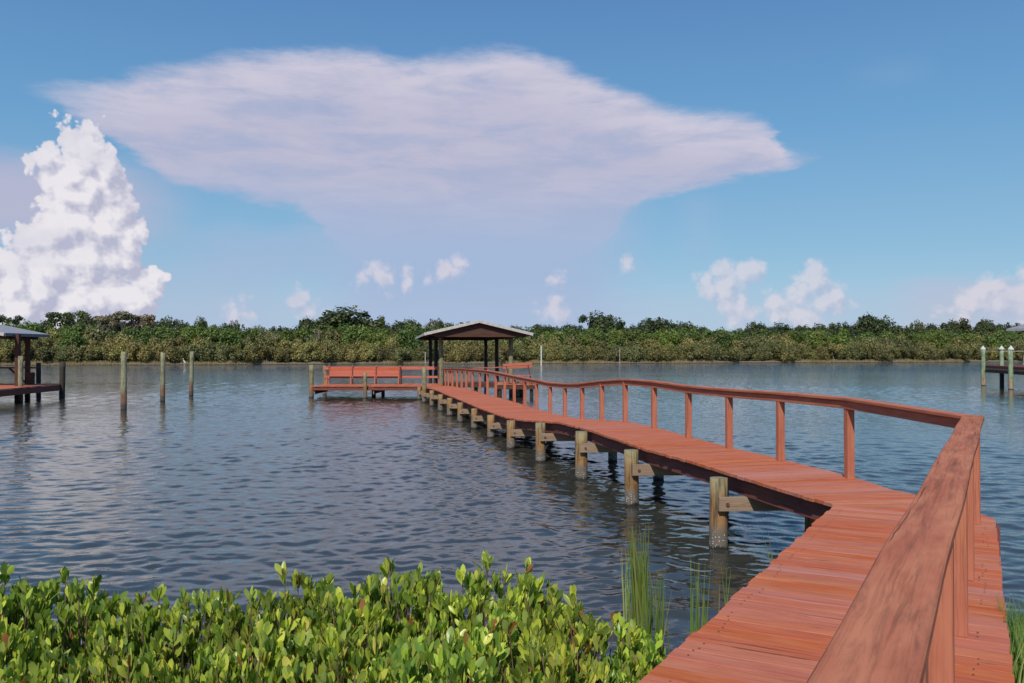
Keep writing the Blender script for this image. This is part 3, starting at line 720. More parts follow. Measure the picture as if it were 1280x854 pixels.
# ---------------------------------------------------------------- mooring posts
for k, (x, y, zt, lb) in enumerate([(155, 34.8, 2.34, 'greenish brown mooring post in open water, tallest and nearest of three'), (203.7, 40.7, 2.29, 'mooring post in open water, the middle one of three'), (239, 45.9, 2.35, 'mooring post in open water, thinnest and rightmost of three')]):
    o = pile_mesh(.118, -1.2, zt, 300+k).build('mooring_post', M_moor, None, smooth=True); o.location = ((x-640)*y/F, y, 0)
    o.data.polygons[len(o.data.polygons)-1].use_smooth = False
    tag(o, lb, 'post', 'mooring posts left of the boardwalk')

# ---------------------------------------------------------------- neighbouring dock, left
nd = thing('neighbour_dock', 'dark red neighbouring dock with a grey metal roof at the left edge of the view', 'dock', (-25, 42, 0))
dz = EYE-1.62
mb = MB()
xe = lambda y: -22.2-(y-37.5)*.105
y = 36.0
while y < 44.3:
    plank(mb, (-32, y, dz), (xe(y), y, dz), (xe(y+.139), y+.139, dz), (-32, y+.139, dz), .002, .01); y += .145
at(mb.build('deck', M_deck, nd), nd)
mb = MB(); bar(mb, (xe(36)-.03, 36, dz-.19), (xe(44.2)-.03, 44.2, dz-.19), .05, .28); at(mb.build('fascia', M_string, nd), nd)
mb = MB(); bar(mb, (-32, 36.03, dz-.19), (xe(36)-.05, 36.03, dz-.19), .05, .28); at(mb.build('fascia', M_string, nd), nd)
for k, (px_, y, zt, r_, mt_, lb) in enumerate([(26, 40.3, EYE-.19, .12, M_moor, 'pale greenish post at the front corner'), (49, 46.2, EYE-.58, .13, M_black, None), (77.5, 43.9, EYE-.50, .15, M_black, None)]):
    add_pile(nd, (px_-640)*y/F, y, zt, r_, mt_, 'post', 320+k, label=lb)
# roof: gabled metal roof whose right eave runs away from us
RA = Vector((-23.45, 39.9, EYE+.88)); RB = Vector((-23.9, 44.6, EYE+.90)); gx = Vector((-3.3, -.35, .70))
mb = MB(); v = [RA, RB, RB+gx, RA+gx, RA+Vector((-6.6, -.7, 0)), RB+Vector((-6.6, -.7, 0))]
mb.v = list(v)+[p-Vector((0, 0, .05)) for p in v]
mb.f = [(0, 1, 2, 3), (3, 2, 5, 4), (9, 8, 7, 6), (10, 11, 8, 9), (0, 6, 7, 1), (1, 7, 8, 2), (2, 8, 11, 5), (5, 11, 10, 4), (4, 10, 9, 3), (3, 9, 6, 0)]; mb.uv = [(0, 0)]*40
rf = at(mb.build('roof', M_metal, nd), nd)
M_gut = plain('grey_gutter', (.11, .12, .14, 1), (.16, .17, .19, 1))
dn = Vector((0, 0, -.075)); ou = Vector((.025, 0, 0))
mb = MB(); bar(mb, RA+dn+ou, RB+dn+ou, .04, .15); mb.build('fascia', M_gut, rf)
mb = MB(); bar(mb, RA+dn+Vector((0, -.03, 0)), RA+gx+dn+Vector((0, -.03, 0)), .04, .15); mb.build('fascia', M_trim, rf)
mb = MB(); bar(mb, RB+dn+Vector((0, .03, 0)), RB+gx+dn+Vector((0, .03, 0)), .04, .15); mb.build('fascia', M_trim, rf)
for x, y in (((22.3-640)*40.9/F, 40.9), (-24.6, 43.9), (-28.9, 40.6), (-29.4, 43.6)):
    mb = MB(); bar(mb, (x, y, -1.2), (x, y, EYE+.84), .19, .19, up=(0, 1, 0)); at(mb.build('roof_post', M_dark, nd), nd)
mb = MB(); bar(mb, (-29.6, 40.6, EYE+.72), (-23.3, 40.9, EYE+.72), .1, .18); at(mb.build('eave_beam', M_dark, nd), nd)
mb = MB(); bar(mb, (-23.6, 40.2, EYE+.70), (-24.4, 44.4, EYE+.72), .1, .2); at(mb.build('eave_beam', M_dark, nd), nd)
# slanted table/bench beside the post
tb = thing('dock_table', 'dark table with slanted legs standing under the grey metal roof at the left edge', 'table', (-24.5, 43, dz))
mb = MB(); bar(mb, (-26.4, 43, dz+.83), (-23.6, 43, dz+.83), .5, .07); at(mb.build('table_top', M_dark, tb), tb)
for xa, xb in ((-25.0, -24.1), (-25.9, -26.3)):
    mb = MB(); bar(mb, (xa, 43, dz+.8), (xb, 43, dz), .08, .08, up=(0, 1, 0)); at(mb.build('leg', M_dark, tb), tb)
mb = MB(); bar(mb, (-23.95, 43, dz), (-23.95, 43, dz+.6), .28, .28, up=(0, 1, 0)); at(mb.build('pedestal', M_dark, tb), tb)

# ---------------------------------------------------------------- neighbouring dock, right
rd = thing('neighbour_dock', 'distant dock with white capped green posts at the right edge of the view', 'dock', (33.5, 57, 0))
rz_ = EYE-1.08
rz_ = EYE-.93
E0 = Vector((32.85, 60.1, 0)); E1 = Vector((29.9, 46, 0)); ED = (E1-E0).normalized(); EN = Vector((-ED.y, ED.x, 0)); 
if EN.x < 0: EN = -EN
mb = MB(); q_ = 0
while q_ < (E1-E0).length:
    a_ = E0+ED*q_; b_ = E0+ED*(q_+.139); up_ = Vector((0, 0, rz_)); plank(mb, b_+up_, b_+EN*6+up_, a_+EN*6+up_, a_+up_, .002, .01); q_ += .145
at(mb.build('deck', M_string, rd), rd)
for nm, dz_, hh_, mt_ in (('fascia', -.10, .16, M_string), ('rub_rail', -.235, .10, M_raw), ('stringer', -.39, .19, M_dark)):
    mb = MB(); z_ = Vector((0, 0, rz_+dz_)); bar(mb, E0+z_-EN*.03, E1+z_-EN*.03, .05, hh_); at(mb.build(nm, mt_, rd), rd)
    mb = MB(); bar(mb, E0+z_+ED*-.03, E0+EN*6+z_+ED*-.03, .05, hh_); at(mb.build(nm, mt_, rd), rd)
for k, (px_, y, zt) in enumerate([(1228.8, 59.9, EYE+.20), (1251.9, 58.5, EYE+.20), (1263.6, 53.7, EYE+.17), (1300, 48, EYE+.17)]):
    x = (px_-640)*y/F
    pl = add_pile(rd, x, y, zt-.0, .15 if k != 1 else .135, M_mint, 'post', 340+k, label=None)
    mb = MB(); n_ = 12; r_ = .175
    for j in range(n_): mb.v.append((r_*math.cos(j*2*math.pi/n_), r_*math.sin(j*2*math.pi/n_), zt-.04))
    for j in range(n_): mb.v.append((r_*math.cos(j*2*math.pi/n_), r_*math.sin(j*2*math.pi/n_), zt+.02))
    mb.v.append((0, 0, zt+.24)); mb.f = [(j, (j+1) % n_, n_+(j+1) % n_, n_+j) for j in range(n_)] + [(n_+j, n_+(j+1) % n_, 2*n_) for j in range(n_)] + [tuple(range(n_))]
    mb.build('post_cap', M_white, pl)
add_pile(rd, (1251.9-640)*57.8/F, 57.8, rz_-.1, .14, M_black, 'post', 350)
add_pile(rd, (1251.9-640)*56/F+3.4, 56, rz_-.1, .14, M_black, 'post', 351)
for z0 in (.0,):
    mb = MB(); mb.sweep([(32.7, 60, EYE+.05), (33.15, 58.5, EYE+.04), (35.5, 58.2, EYE+.05), (46, 57, EYE+.05)], circ(.018, 6)); at(mb.build('cable', M_trim, rd), rd)
for k in range(3):
    x = 34.0+k*.9; mb = MB(); bar(mb, (x, 59, rz_+.02), (x+.1, 59, EYE+.0), .06, .06, up=(0, 1, 0)); at(mb.build('lift_rail', M_snag, rd), rd)
# its roof, only the corner in view
xr = (1259-640)*58/F
rr_ = thing('dock_roof', 'pale grey roof corner of a boat house at the right edge above the capped posts', 'roof', (xr+5, 60, 0))
Q0 = Vector(((1259-640)*66/F, 66, EYE+(440-411)/F*66)); Q1 = Q0+Vector((1.3, -8.5, 0)); g2 = Vector((3.6, .4, .9))
mb = MB(); v = [Q1, Q0, Q0+g2, Q1+g2, Q1+Vector((7.2, .8, 0)), Q0+Vector((7.2, .8, 0))]
mb.v = list(v)+[p-Vector((0, 0, .05)) for p in v]
mb.f = [(0, 1, 2, 3), (3, 2, 5, 4), (9, 8, 7, 6), (10, 11, 8, 9), (0, 6, 7, 1), (1, 7, 8, 2), (2, 8, 11, 5), (5, 11, 10, 4), (4, 10, 9, 3), (3, 9, 6, 0)]; mb.uv = [(0, 0)]*40
at(mb.build('roof', M_metal, rr_), rr_)
mb = MB(); bar(mb, Q1+Vector((-.03, 0, -.1)), Q0+Vector((-.03, 0, -.1)), .05, .18); at(mb.build('fascia', M_trim, rr_), rr_)
xr = Q0.x
for x, y in ((xr+2.2, 59), (xr+1.0, 65), (xr+7.5, 59.5)):
    mb = MB(); bar(mb, (x, y, -1), (x, y, Q0.z-.02), .2, .2, up=(0, 1, 0)); at(mb.build('roof_post', M_dark, rr_), rr_)

# ---------------------------------------------------------------- markers by the far shore
def marker(px_, y, zt, r_, mt_, lb, z0=-.6):
    mb = MB(); mb.sweep([(0, 0, z0), (0, 0, zt-.12)], circ(r_, 10), up=(0, 1, 0)); mb.sweep([(0, 0, zt-.119), (0, 0, zt)], circ(r_*.8, 10), up=(0, 1, 0))
    o = mb.build('marker_pole', mt_); o.location = ((px_-640)*y/F, y, 0); tag(o, lb, 'pole', 'poles near the far shore')
marker(676.6, 150, EYE+1.10, .13, M_white, 'thick white channel marker pole on the water right of the boat shelter')
marker(774.7, 171, EYE+.9, .09, M_snag, 'thin pale pole against the mangroves right of the white marker pole', -.3)
marker(531.6, 168, EYE+.0, .09, M_trim, 'short pale stake on the far bank just left of the shelter posts', -.3)
# white egret standing on the far shoreline
eg = MB(); ey = 154; ex = (226.5-640)*ey/F
def egret():
    v, r_ = [(0, 0, .0), (0, 0, .42), (.16, 0, .55), (.02, 0, .75), (-.10, 0, .92), (-.05, 0, 1.10), (-.16, 0, 1.22), (-.36, 0, 1.19), (.34, 0, .45), (.05, .05, .42), (.06, .05, 0)], [.02, .04, .17, .12, .05, .035, .05, .012, .05, .03, .02]
    e_ = [(0, 1), (1, 2), (2, 3), (3, 4), (4, 5), (5, 6), (6, 7), (2, 8), (2, 9), (9, 10)]
    me = bpy.data.meshes.new('egret'); me.from_pydata(v, e_, []); me.skin_vertices.new() if hasattr(me.skin_vertices, 'new') else None
    o = bpy.data.objects.new('egret', me); C.objects.link(o)
    sk = o.modifiers.new('skin', 'SKIN'); 
    if not me.skin_vertices: return o
    for i, q in enumerate(r_): me.skin_vertices[0].data[i].radius = (q, q)
    me.skin_vertices[0].data[2].use_root = True
    o.modifiers.new('sub', 'SUBSURF').levels = 1
    me.materials.append(M_white)
    return o
try:
    import bmesh
    me = bpy.data.meshes.new('egret'); bm = bmesh.new(); sl = bm.verts.layers.skin.verify()
    V_ = [(0, 0, 0), (0, 0, .42), (.14, 0, .56), (.0, 0, .74), (-.12, 0, .92), (-.06, 0, 1.10), (-.16, 0, 1.22), (-.38, 0, 1.18), (.36, 0, .44), (.06, .06, .40), (.08, .06, 0)]
    r_ = [.025, .03, .17, .11, .05, .04, .05, .012, .05, .03, .025]
    vs = [bm.verts.new(v) for v in V_]
    for a, b_ in [(0, 1), (1, 2), (2, 3), (3, 4), (4, 5), (5, 6), (6, 7), (2, 8), (2, 9), (9, 10)]: bm.edges.new((vs[a], vs[b_]))
    for i, q in enumerate(r_): vs[i][sl].radius = (q, q)
    vs[2][sl].use_root = True
    bm.to_mesh(me); bm.free(); me.materials.append(M_white)
    o = bpy.data.objects.new('egret', me); C.objects.link(o); o.modifiers.new('skin', 'SKIN'); o.modifiers.new('sub', 'SUBSURF').levels = 1
    o.location = (ex, shoreY(ex)-1.6, -.05); tag(o, 'white wading bird at the far waterline between two mooring posts', 'bird')
except Exception as e_: print('egret', e_)

# ---------------------------------------------------------------- vegetation builders (numpy)
def mesh_np(name, V, Fq, mt, uv=False):
    me = bpy.data.meshes.new(name); V = np.asarray(V, dtype=np.float32); Fq = np.asarray(Fq, dtype=np.int32); k = Fq.shape[1]
    me.vertices.add(len(V)); me.vertices.foreach_set('co', V.ravel())
    me.loops.add(Fq.size); me.loops.foreach_set('vertex_index', Fq.ravel())
    me.polygons.add(len(Fq)); me.polygons.foreach_set('loop_start', np.arange(0, Fq.size, k, dtype=np.int32)); me.polygons.foreach_set('loop_total', np.full(len(Fq), k, dtype=np.int32))
    me.materials.append(mt); me.update(calc_edges=True); me.validate()
    return me
def unit(a): return a/np.maximum(1e-6, np.linalg.norm(a, axis=-1, keepdims=True))
def leaf_cloud(rs, P_, N_, size, aspect=1.0):
    """irregular quads at points P_, roughly facing N_"""
    n_ = len(P_); nn = unit(N_ + rs.normal(0, .55, (n_, 3))); a = unit(np.cross(nn, rs.normal(0, 1, (n_, 3)))); b_ = np.cross(nn, a)
    s1 = size[:, None]; s2 = s1*aspect
    j = lambda: 1+rs.uniform(-.35, .35, (n_, 1))
    q = np.stack([P_-a*s1*j(), P_-b_*s2*j(), P_+a*s1*j(), P_+b_*s2*j()], 1)
    return q.reshape(-1, 3), np.arange(n_*4).reshape(-1, 4)
def crown_mesh(name, seed, lobes, n_, smin, smax, mt, squash=1.0):
    rs = np.random.RandomState(seed); Ps = []; Ns = []
    vol = np.array([l[3]**2 for l in lobes]); cnt = (n_*vol/vol.sum()).astype(int)
    for (x, y, z, r_), c_ in zip(lobes, cnt):
        d = unit(rs.normal(0, 1, (c_, 3))); rad = r_*(rs.uniform(.25, 1.0, (c_, 1))**.45)*(1+.16*np.sin(d[:, :1]*7+x*3)*np.cos(d[:, 2:]*6+y))
        p = d*rad; p[:, 2] *= squash
        p += rs.normal(0, .07*r_, (c_, 3)); Ps.append(p+np.array([x, y, z])); Ns.append(d+np.array([0, 0, .5]))
    P_ = np.concatenate(Ps); N_ = np.concatenate(Ns)
    V, Fq = leaf_cloud(rs, P_, N_, rs.uniform(smin, smax, len(P_)))
    return mesh_np(name, V, Fq, mt)
def branch_mb(seed, h, r, depth=3, spread=.6, kids=3, mb=None, p=None, d=None, lean=(0, 0, 1)):
    rr = random.Random(seed); mb = mb or MB()
    def grow(p, d, L, r_, dep):
        n_ = 3; pts = [p]; dd = d
        secs = []
        for i in range(n_):
            dd = (dd + Vector((rr.gauss(0, .13), rr.gauss(0, .13), rr.gauss(.03, .08)))).normalized(); pts.append(pts[-1]+dd*L/n_)
        # tapered sweep
        base = len(mb.v); m_ = 6 if dep > 1 else 4
        for i, q in enumerate(pts):
            tdir = (pts[min(i+1, n_)]-pts[max(i-1, 0)]).normalized(); a = tdir.orthogonal().normalized(); b_ = tdir.cross(a); q_r = r_*(1-.45*i/n_)
            for j in range(m_): th = 2*math.pi*j/m_; mb.v.append(q+a*math.cos(th)*q_r+b_*math.sin(th)*q_r)
        for i in range(n_):
            for j in range(m_): a = base+i*m_+j; b2_ = base+i*m_+(j+1) % m_; mb.f.append((a, b2_, b2_+m_, a+m_))
        if dep > 0:
            for q in range(kids):
                ax = Vector((rr.gauss(0, 1), rr.gauss(0, 1), rr.gauss(.1, .4))).normalized()
                nd_ = (dd + ax*spread).normalized(); st = pts[rr.choice([2, 3, 3])] if q else pts[-1]
                grow(st, nd_, L*rr.uniform(.6, .85), r_*.55, dep-1)
    grow(p or Vector((0, 0, 0)), d or Vector(lean).normalized(), h, r, depth)
    return mb
def lobes_round(rs, w_, h, n_):
    L = []
    for i in range(n_):
        a = rs.uniform(0, 2*math.pi); q = rs.uniform(0, 1)**.5*w_*.36; z = h*(.55+rs.uniform(-.16, .26)*(1-q/(w_*.5))*1.4)
        L.append((q*math.cos(a), q*math.sin(a), z, rs.uniform(.16, .26)*w_*.8))
    return L
# prototype meshes: mangrove bushes (about 5 m wide, 4 m high), trees (about 8 m wide, 7 m high)
protos = {}
def proto(kind, i, crown, trunk): protos.setdefault(kind, []).append((crown, trunk))
for i in range(5):
    rs = np.random.RandomState(10+i)
    L = [(rs.uniform(-1.9, 1.9), rs.uniform(-1.2, 1.2), rs.uniform(.9, 3.1), rs.uniform(.7, 1.15)) for _ in range(14)]
    cm = crown_mesh('crown', 20+i, L, 3400, .07, .17, M_leafM); tm = branch_mb(30+i, .95, .07, 3, .8, 3).build('tmp', M_snag)
    tr_ = tm.data; bpy.data.objects.remove(tm); proto('mangrove', i, cm, tr_)
    L = [(rs.uniform(-2.1, 2.1), rs.uniform(-1.3, 1.3), rs.uniform(1.2, 4.4), rs.uniform(.8, 1.3)) for _ in range(16)]
    cm = crown_mesh('crown', 60+i, L, 4200, .08, .19, M_leafG); proto('green', i, cm, tr_)
for i in range(6):
    rs = np.random.RandomState(100+i)
    L = lobes_round(rs, 8, 7, 20) + [(rs.uniform(-3.2, 3.2), rs.uniform(-2, 2), rs.uniform(4.2, 6.2), rs.uniform(.5, .8)) for _ in range(7)]
    cm = crown_mesh('crown', 120+i, L, 6500, .10, .21, M_leafD)
    tm = branch_mb(130+i, 2.1, .22, 3, .7, 3).build('tmp', M_bark); tr_ = tm.data; bpy.data.objects.remove(tm)
    proto('dark', i, cm, tr_)
for i in range(2):   # sparse, layered, twiggy
    rs = np.random.RandomState(150+i)
    L = [(rs.uniform(-3.4, 3.4), rs.uniform(-2, 2), rs.choice([3.2, 4.0, 4.9, 5.8, 6.3])+rs.uniform(-.4, .4), rs.uniform(.45, 1.2)) for _ in range(36)]
    cm = crown_mesh('crown', 160+i, L, 3000, .10, .20, M_leafD, .45)
    tm = branch_mb(170+i, 1.75, .20, 4, .8, 3).build('tmp', M_snag); tr_ = tm.data; bpy.data.objects.remove(tm)
    proto('sparse', i, cm, tr_)
    cm = crown_mesh('crown', 180+i, L, 3300, .10, .19, M_leafB, .5); proto('dry', i, cm, tr_)
def plant(kind, x, y, sx, sz, name, label, cat, group, z=None, rz=None):
    cmesh, tmesh = rnd.choice(protos[kind])
    r_ = bpy.data.objects.new(name, None); C.objects.link(r_); r_.empty_display_size = .3
    r_.location = (x, y, ground_z(x, y)-.15 if z is None else z); r_.rotation_euler = (0, 0, rnd.uniform(0, 6.28) if rz is None else rz); r_.scale = (sx, sx, sz)
    a = bpy.data.objects.new('crown', cmesh); C.objects.link(a); a.parent = r_
    b_ = bpy.data.objects.new('trunk', tmesh); C.objects.link(b_); b_.parent = r_
    return tag(r_, label, cat, group)
# rows of mangroves along the far shore
x = -112
while x < 132:
    y = shoreY(x)+1.5+rnd.uniform(0, 1.1); plant('mangrove', x, y, rnd.uniform(.72, 1.0), rnd.uniform(.78, 1.12), 'mangrove_bush', 'low olive mangrove bush in the front row along the far waterline', 'bush', 'front row mangroves on the far shore'); x += rnd.uniform(2.4, 3.1)
x = -114
while x < 136:
    y = shoreY(x)+6.5+rnd.uniform(-1, 1); plant(rnd.choice(['mangrove']*4+['green']), x, y, rnd.uniform(.9, 1.2), rnd.uniform(1.15, 1.5), 'mangrove_bush', 'taller olive mangrove bush in the second row behind the far waterline', 'bush', 'second row mangroves on the far shore'); x += rnd.uniform(2.7, 3.4)
x = -118
while x < 140:
    y = shoreY(x)+12+rnd.uniform(-1.5, 1.5); k_ = rnd.choice(['green', 'green', 'mangrove'])
    plant(k_, x, y, rnd.uniform(1.0, 1.3), rnd.uniform(1.1, 1.35)*(1 if k_ == 'green' else 1.3), 'green_shrub', 'mid green shrub between the far mangroves and the dark trees', 'bush', 'shrubs behind the far mangroves'); x += rnd.uniform(3.1, 4.0)
x = -122
while x < 144:
    y = shoreY(x)+17+rnd.uniform(-1.5, 1.5); pxx = 640+x/y*F
    hh = 1.22 if abs(pxx-912) > 14 else .8
    plant('green', x, y, rnd.uniform(1.1, 1.5), rnd.uniform(hh-.15, hh+.15), 'green_shrub', 'mid green shrub between the far mangroves and the dark trees', 'bush', 'shrubs behind the far mangroves'); x += rnd.uniform(4.2, 5.2)
# skyline trees: (x, top, width) read from the photo
SKY = [(-34,394,44,'d'),(8,392,30,'s'),(52,394,44,'d'),(84,384,48,'s'),(112,388,40,'d'),(140,387,48,'y'),(170,387,44,'y'),(126,394,40,'d'),(156,393,44,'d'),(188,394,30,'d'),(207,392,34,'d'),(226,397,30,'d'),(249,393,34,'d'),(272,401,30,'d'),(290,398,34,'d'),(322,404,34,'d'),(350,400,32,'d'),(386,391,42,'d'),(432,380,100,'D'),(474,389,34,'d'),(512,393,48,'d'),(546,391,28,'d'),(572,394,46,'d'),(612,401,44,'d'),(645,402,40,'d'),(684,398,44,'d'),(716,401,26,'d'),(752,386,66,'T'),(796,399,30,'d'),(820,387,44,'P'),(851,395,46,'d'),(878,404,34,'d'),(944,397,44,'d'),(974,401,44,'d'),(1010,402,44,'d'),(1040,399,34,'d'),(1060,397,34,'d'),(1088,386,50,'Q'),(1124,401,38,'d'),(1149,397,24,'d'),(1175,395,46,'d'),(1198,392,40,'d'),(1234,393,38,'d'),(1264,396,36,'d'),(1296,398,44,'d'),(1330,395,44,'d')]
LB = {'D': 'broad dark domed tree, highest crown on the far skyline left of the shelter', 'T': 'dense dark round-topped tree rising right of the boat shelter on the far shore', 'P': 'peaked dark tree at the left side of the gap in the far skyline', 'Q': 'tall rounded dark tree standing highest in the right part of the far skyline'}
ORD = 'first second third fourth fifth sixth seventh eighth ninth tenth eleventh twelfth thirteenth fourteenth fifteenth sixteenth seventeenth eighteenth nineteenth twentieth twenty-first twenty-second twenty-third twenty-fourth'.split()
nl_ = 0; nr_ = 0; ns_ = 0
for (px_, yt, wd, k_) in SKY:
    Y = 0
    for _ in range(4):
        X = (px_-640)*Y/F; Y = shoreY(X)+22+(hash((px_, 3)) % 5)*.8
    X = (px_-640)*Y/F; ztop = EYE+(440-yt)/F*Y; gz = ground_z(X, Y)-.15
    wm = wd/F*Y*1.12; sx = wm/8.2; szz = (ztop-gz)/7.5
    if k_ == 's': plant('sparse', X, Y, sx*1.1, (ztop-gz)/7.3, 'sparse_tree', 'sparse flat-layered dark tree on the far skyline, ' + ('at the left frame edge' if px_ < 100 else 'just left of the shelter roof'), 'tree', 'sparse layered trees on the far skyline')
    elif k_ == 'y': plant('dry', X, Y, sx*1.15, (ztop-gz)/7.3, 'dry_tree', 'brownish half bare tree with pale crooked limbs, %s of two on the far left skyline' % ('left' if px_ < 150 else 'right'), 'tree', 'half bare trees on the far left skyline')
    elif k_ in LB: plant('dark', X, Y, sx, szz, 'evergreen_tree', LB[k_], 'tree', 'dark trees on the far skyline')
    else:
        if px_ < 600: lb_ = 'smaller dark evergreen on the far skyline, %s from the left before the shelter roof' % ORD[nl_]; nl_ += 1
        else: lb_ = 'smaller dark evergreen on the far skyline, %s to the right from the shelter roof' % ORD[nr_]; nr_ += 1
        plant('dark', X, Y, sx, szz, 'evergreen_tree', lb_, 'tree', 'dark trees on the far skyline')
x = -116; nb_ = 0
while x < 138:
    y = shoreY(x)+20.5+rnd.uniform(-.8, .8); pxx = 640+x/y*F
    ytop = 402 + rnd.uniform(-3, 4) + (12 if abs(pxx-910) < 16 else 0)
    plant('dark', x, y, rnd.uniform(.8, 1.05), (EYE+(440-ytop)/F*y-ground_z(x, y))/7.5, 'evergreen_tree', 'dark evergreen crown filling in between the taller skyline trees of the far shore', 'tree', 'lower dark trees between the skyline trees'); x += rnd.uniform(5.0, 7.5)
# bare grey snags showing among the greens
for px_, yb, yt, off, lb in [(121, 422, 402, 13, 'forked pale bare tree trunk among the shrubs on the far left shore'), (150, 420, 398, 13, 'crooked bare branches of a dead tree beside the forked trunk on the far left shore'), (338, 425, 410, 9, 'small bleached dead tree among the mangroves, left of the two'), (402, 425, 408, 9, 'bleached dead tree with fan of twigs above the mangroves left of the bench'), (547, 420, 396, 20, 'thin grey leafless treetop just left of the shelter roof')]:
    Y = 175
    for _ in range(3): X = (px_-640)*Y/F; Y = shoreY(X)+off
    X = (px_-640)*Y/F; gz = ground_z(X, Y); zt = EYE+(440-yt)/F*Y
    o = branch_mb(int(px_), (zt-gz)*.36, .13, 4, .7, 3).build('dead_tree', M_snag); o.location = (X, Y, gz)
    tag(o, lb, 'dead tree')
# tufts of yellow grass along the far bank
rs = np.random.RandomState(5); n_ = 16000
X = rs.uniform(-115, 130, n_); keep = (np.sin(X*.21)+np.sin(X*.077+1)+rs.uniform(-1, 1, n_)) > .1; X = X[keep]; n_ = len(X)
Y = np.array([shoreY(x) for x in X])+rs.uniform(.4, 2.2, n_); Z = np.array([ground_z(x, y) for x, y in zip(X, Y)])
hgt = rs.uniform(.2, .55, n_); wdt = .05
dx = rs.normal(0, .12, n_)
V = np.stack([np.stack([X-wdt, Y, Z-.02], 1), np.stack([X+wdt, Y, Z-.02], 1), np.stack([X+dx, Y+rs.normal(0, .1, n_), Z+hgt], 1)], 1).reshape(-1, 3)
me = mesh_np('shore_grass', V, np.arange(n_*3).reshape(-1, 3), leaf_mat('dry_shore_grass', [(0, (.16, .14, .06, 1)), (1, (.30, .25, .12, 1))], .3, .7))
o = bpy.data.objects.new('shore_grass', me); C.objects.link(o); tag(o, 'dry yellowish grass fringe along the far waterline under the mangroves', 'grass', kind='stuff')

# ---------------------------------------------------------------- foreground mangrove shrubs
CX = [0, 30, 60, 85, 110, 150, 220, 260, 300, 335, 370, 410, 460, 510, 560, 600, 650, 700, 750, 800, 850]
CY = [745, 738, 718, 708, 716, 728, 730, 742, 742, 738, 722, 716, 702, 698, 706, 706, 712, 728, 740, 752, 772]
YB = 4.75
hX = [(x-640)*YB/F for x in CX]; hZ = [EYE-(y+9+9*math.exp(-((x-560)/170)**2)-440)*YB/F for x, y in zip(CX, CY)]
def canopyZ(x): return float(np.interp(x, hX, hZ))
def leaf_blade(rs, base, dirv, L, Wd, bend, face):
    """obovate leaf: 2 x 4 strip folded on its midrib. returns verts (9) and quads"""
    n_ = len(base); d = unit(dirv); side = unit(np.cross(d, face)); up = np.cross(side, d)
    prof = [(.0, .12), (.28, .60), (.60, 1.0), (.86, .70), (1.0, .10)]
    vs = []
    for t_, w_ in prof:
        c_ = base + d*(L*t_)[:, None] + up*(bend*t_*t_*L)[:, None]
        for sgn in (-1, 0, 1):
            vs.append(c_ + side*(sgn*.5*Wd*w_)[:, None] + up*(abs(sgn)*.10*Wd)[:, None])
    V = np.stack(vs, 1)                       # n,15,3
    q = []
    for i in range(4):
        for j in range(2): a = i*3+j; q.append((a, a+1, a+4, a+3))
    q = np.array(q); Fq = (np.arange(n_)[:, None, None]*15 + q[None]).reshape(-1, 4)
    return V.reshape(-1, 3), Fq
deckL = lambda y: IC.x - (IC.y-y)*math.tan(A29) if y < 8.44 else 9
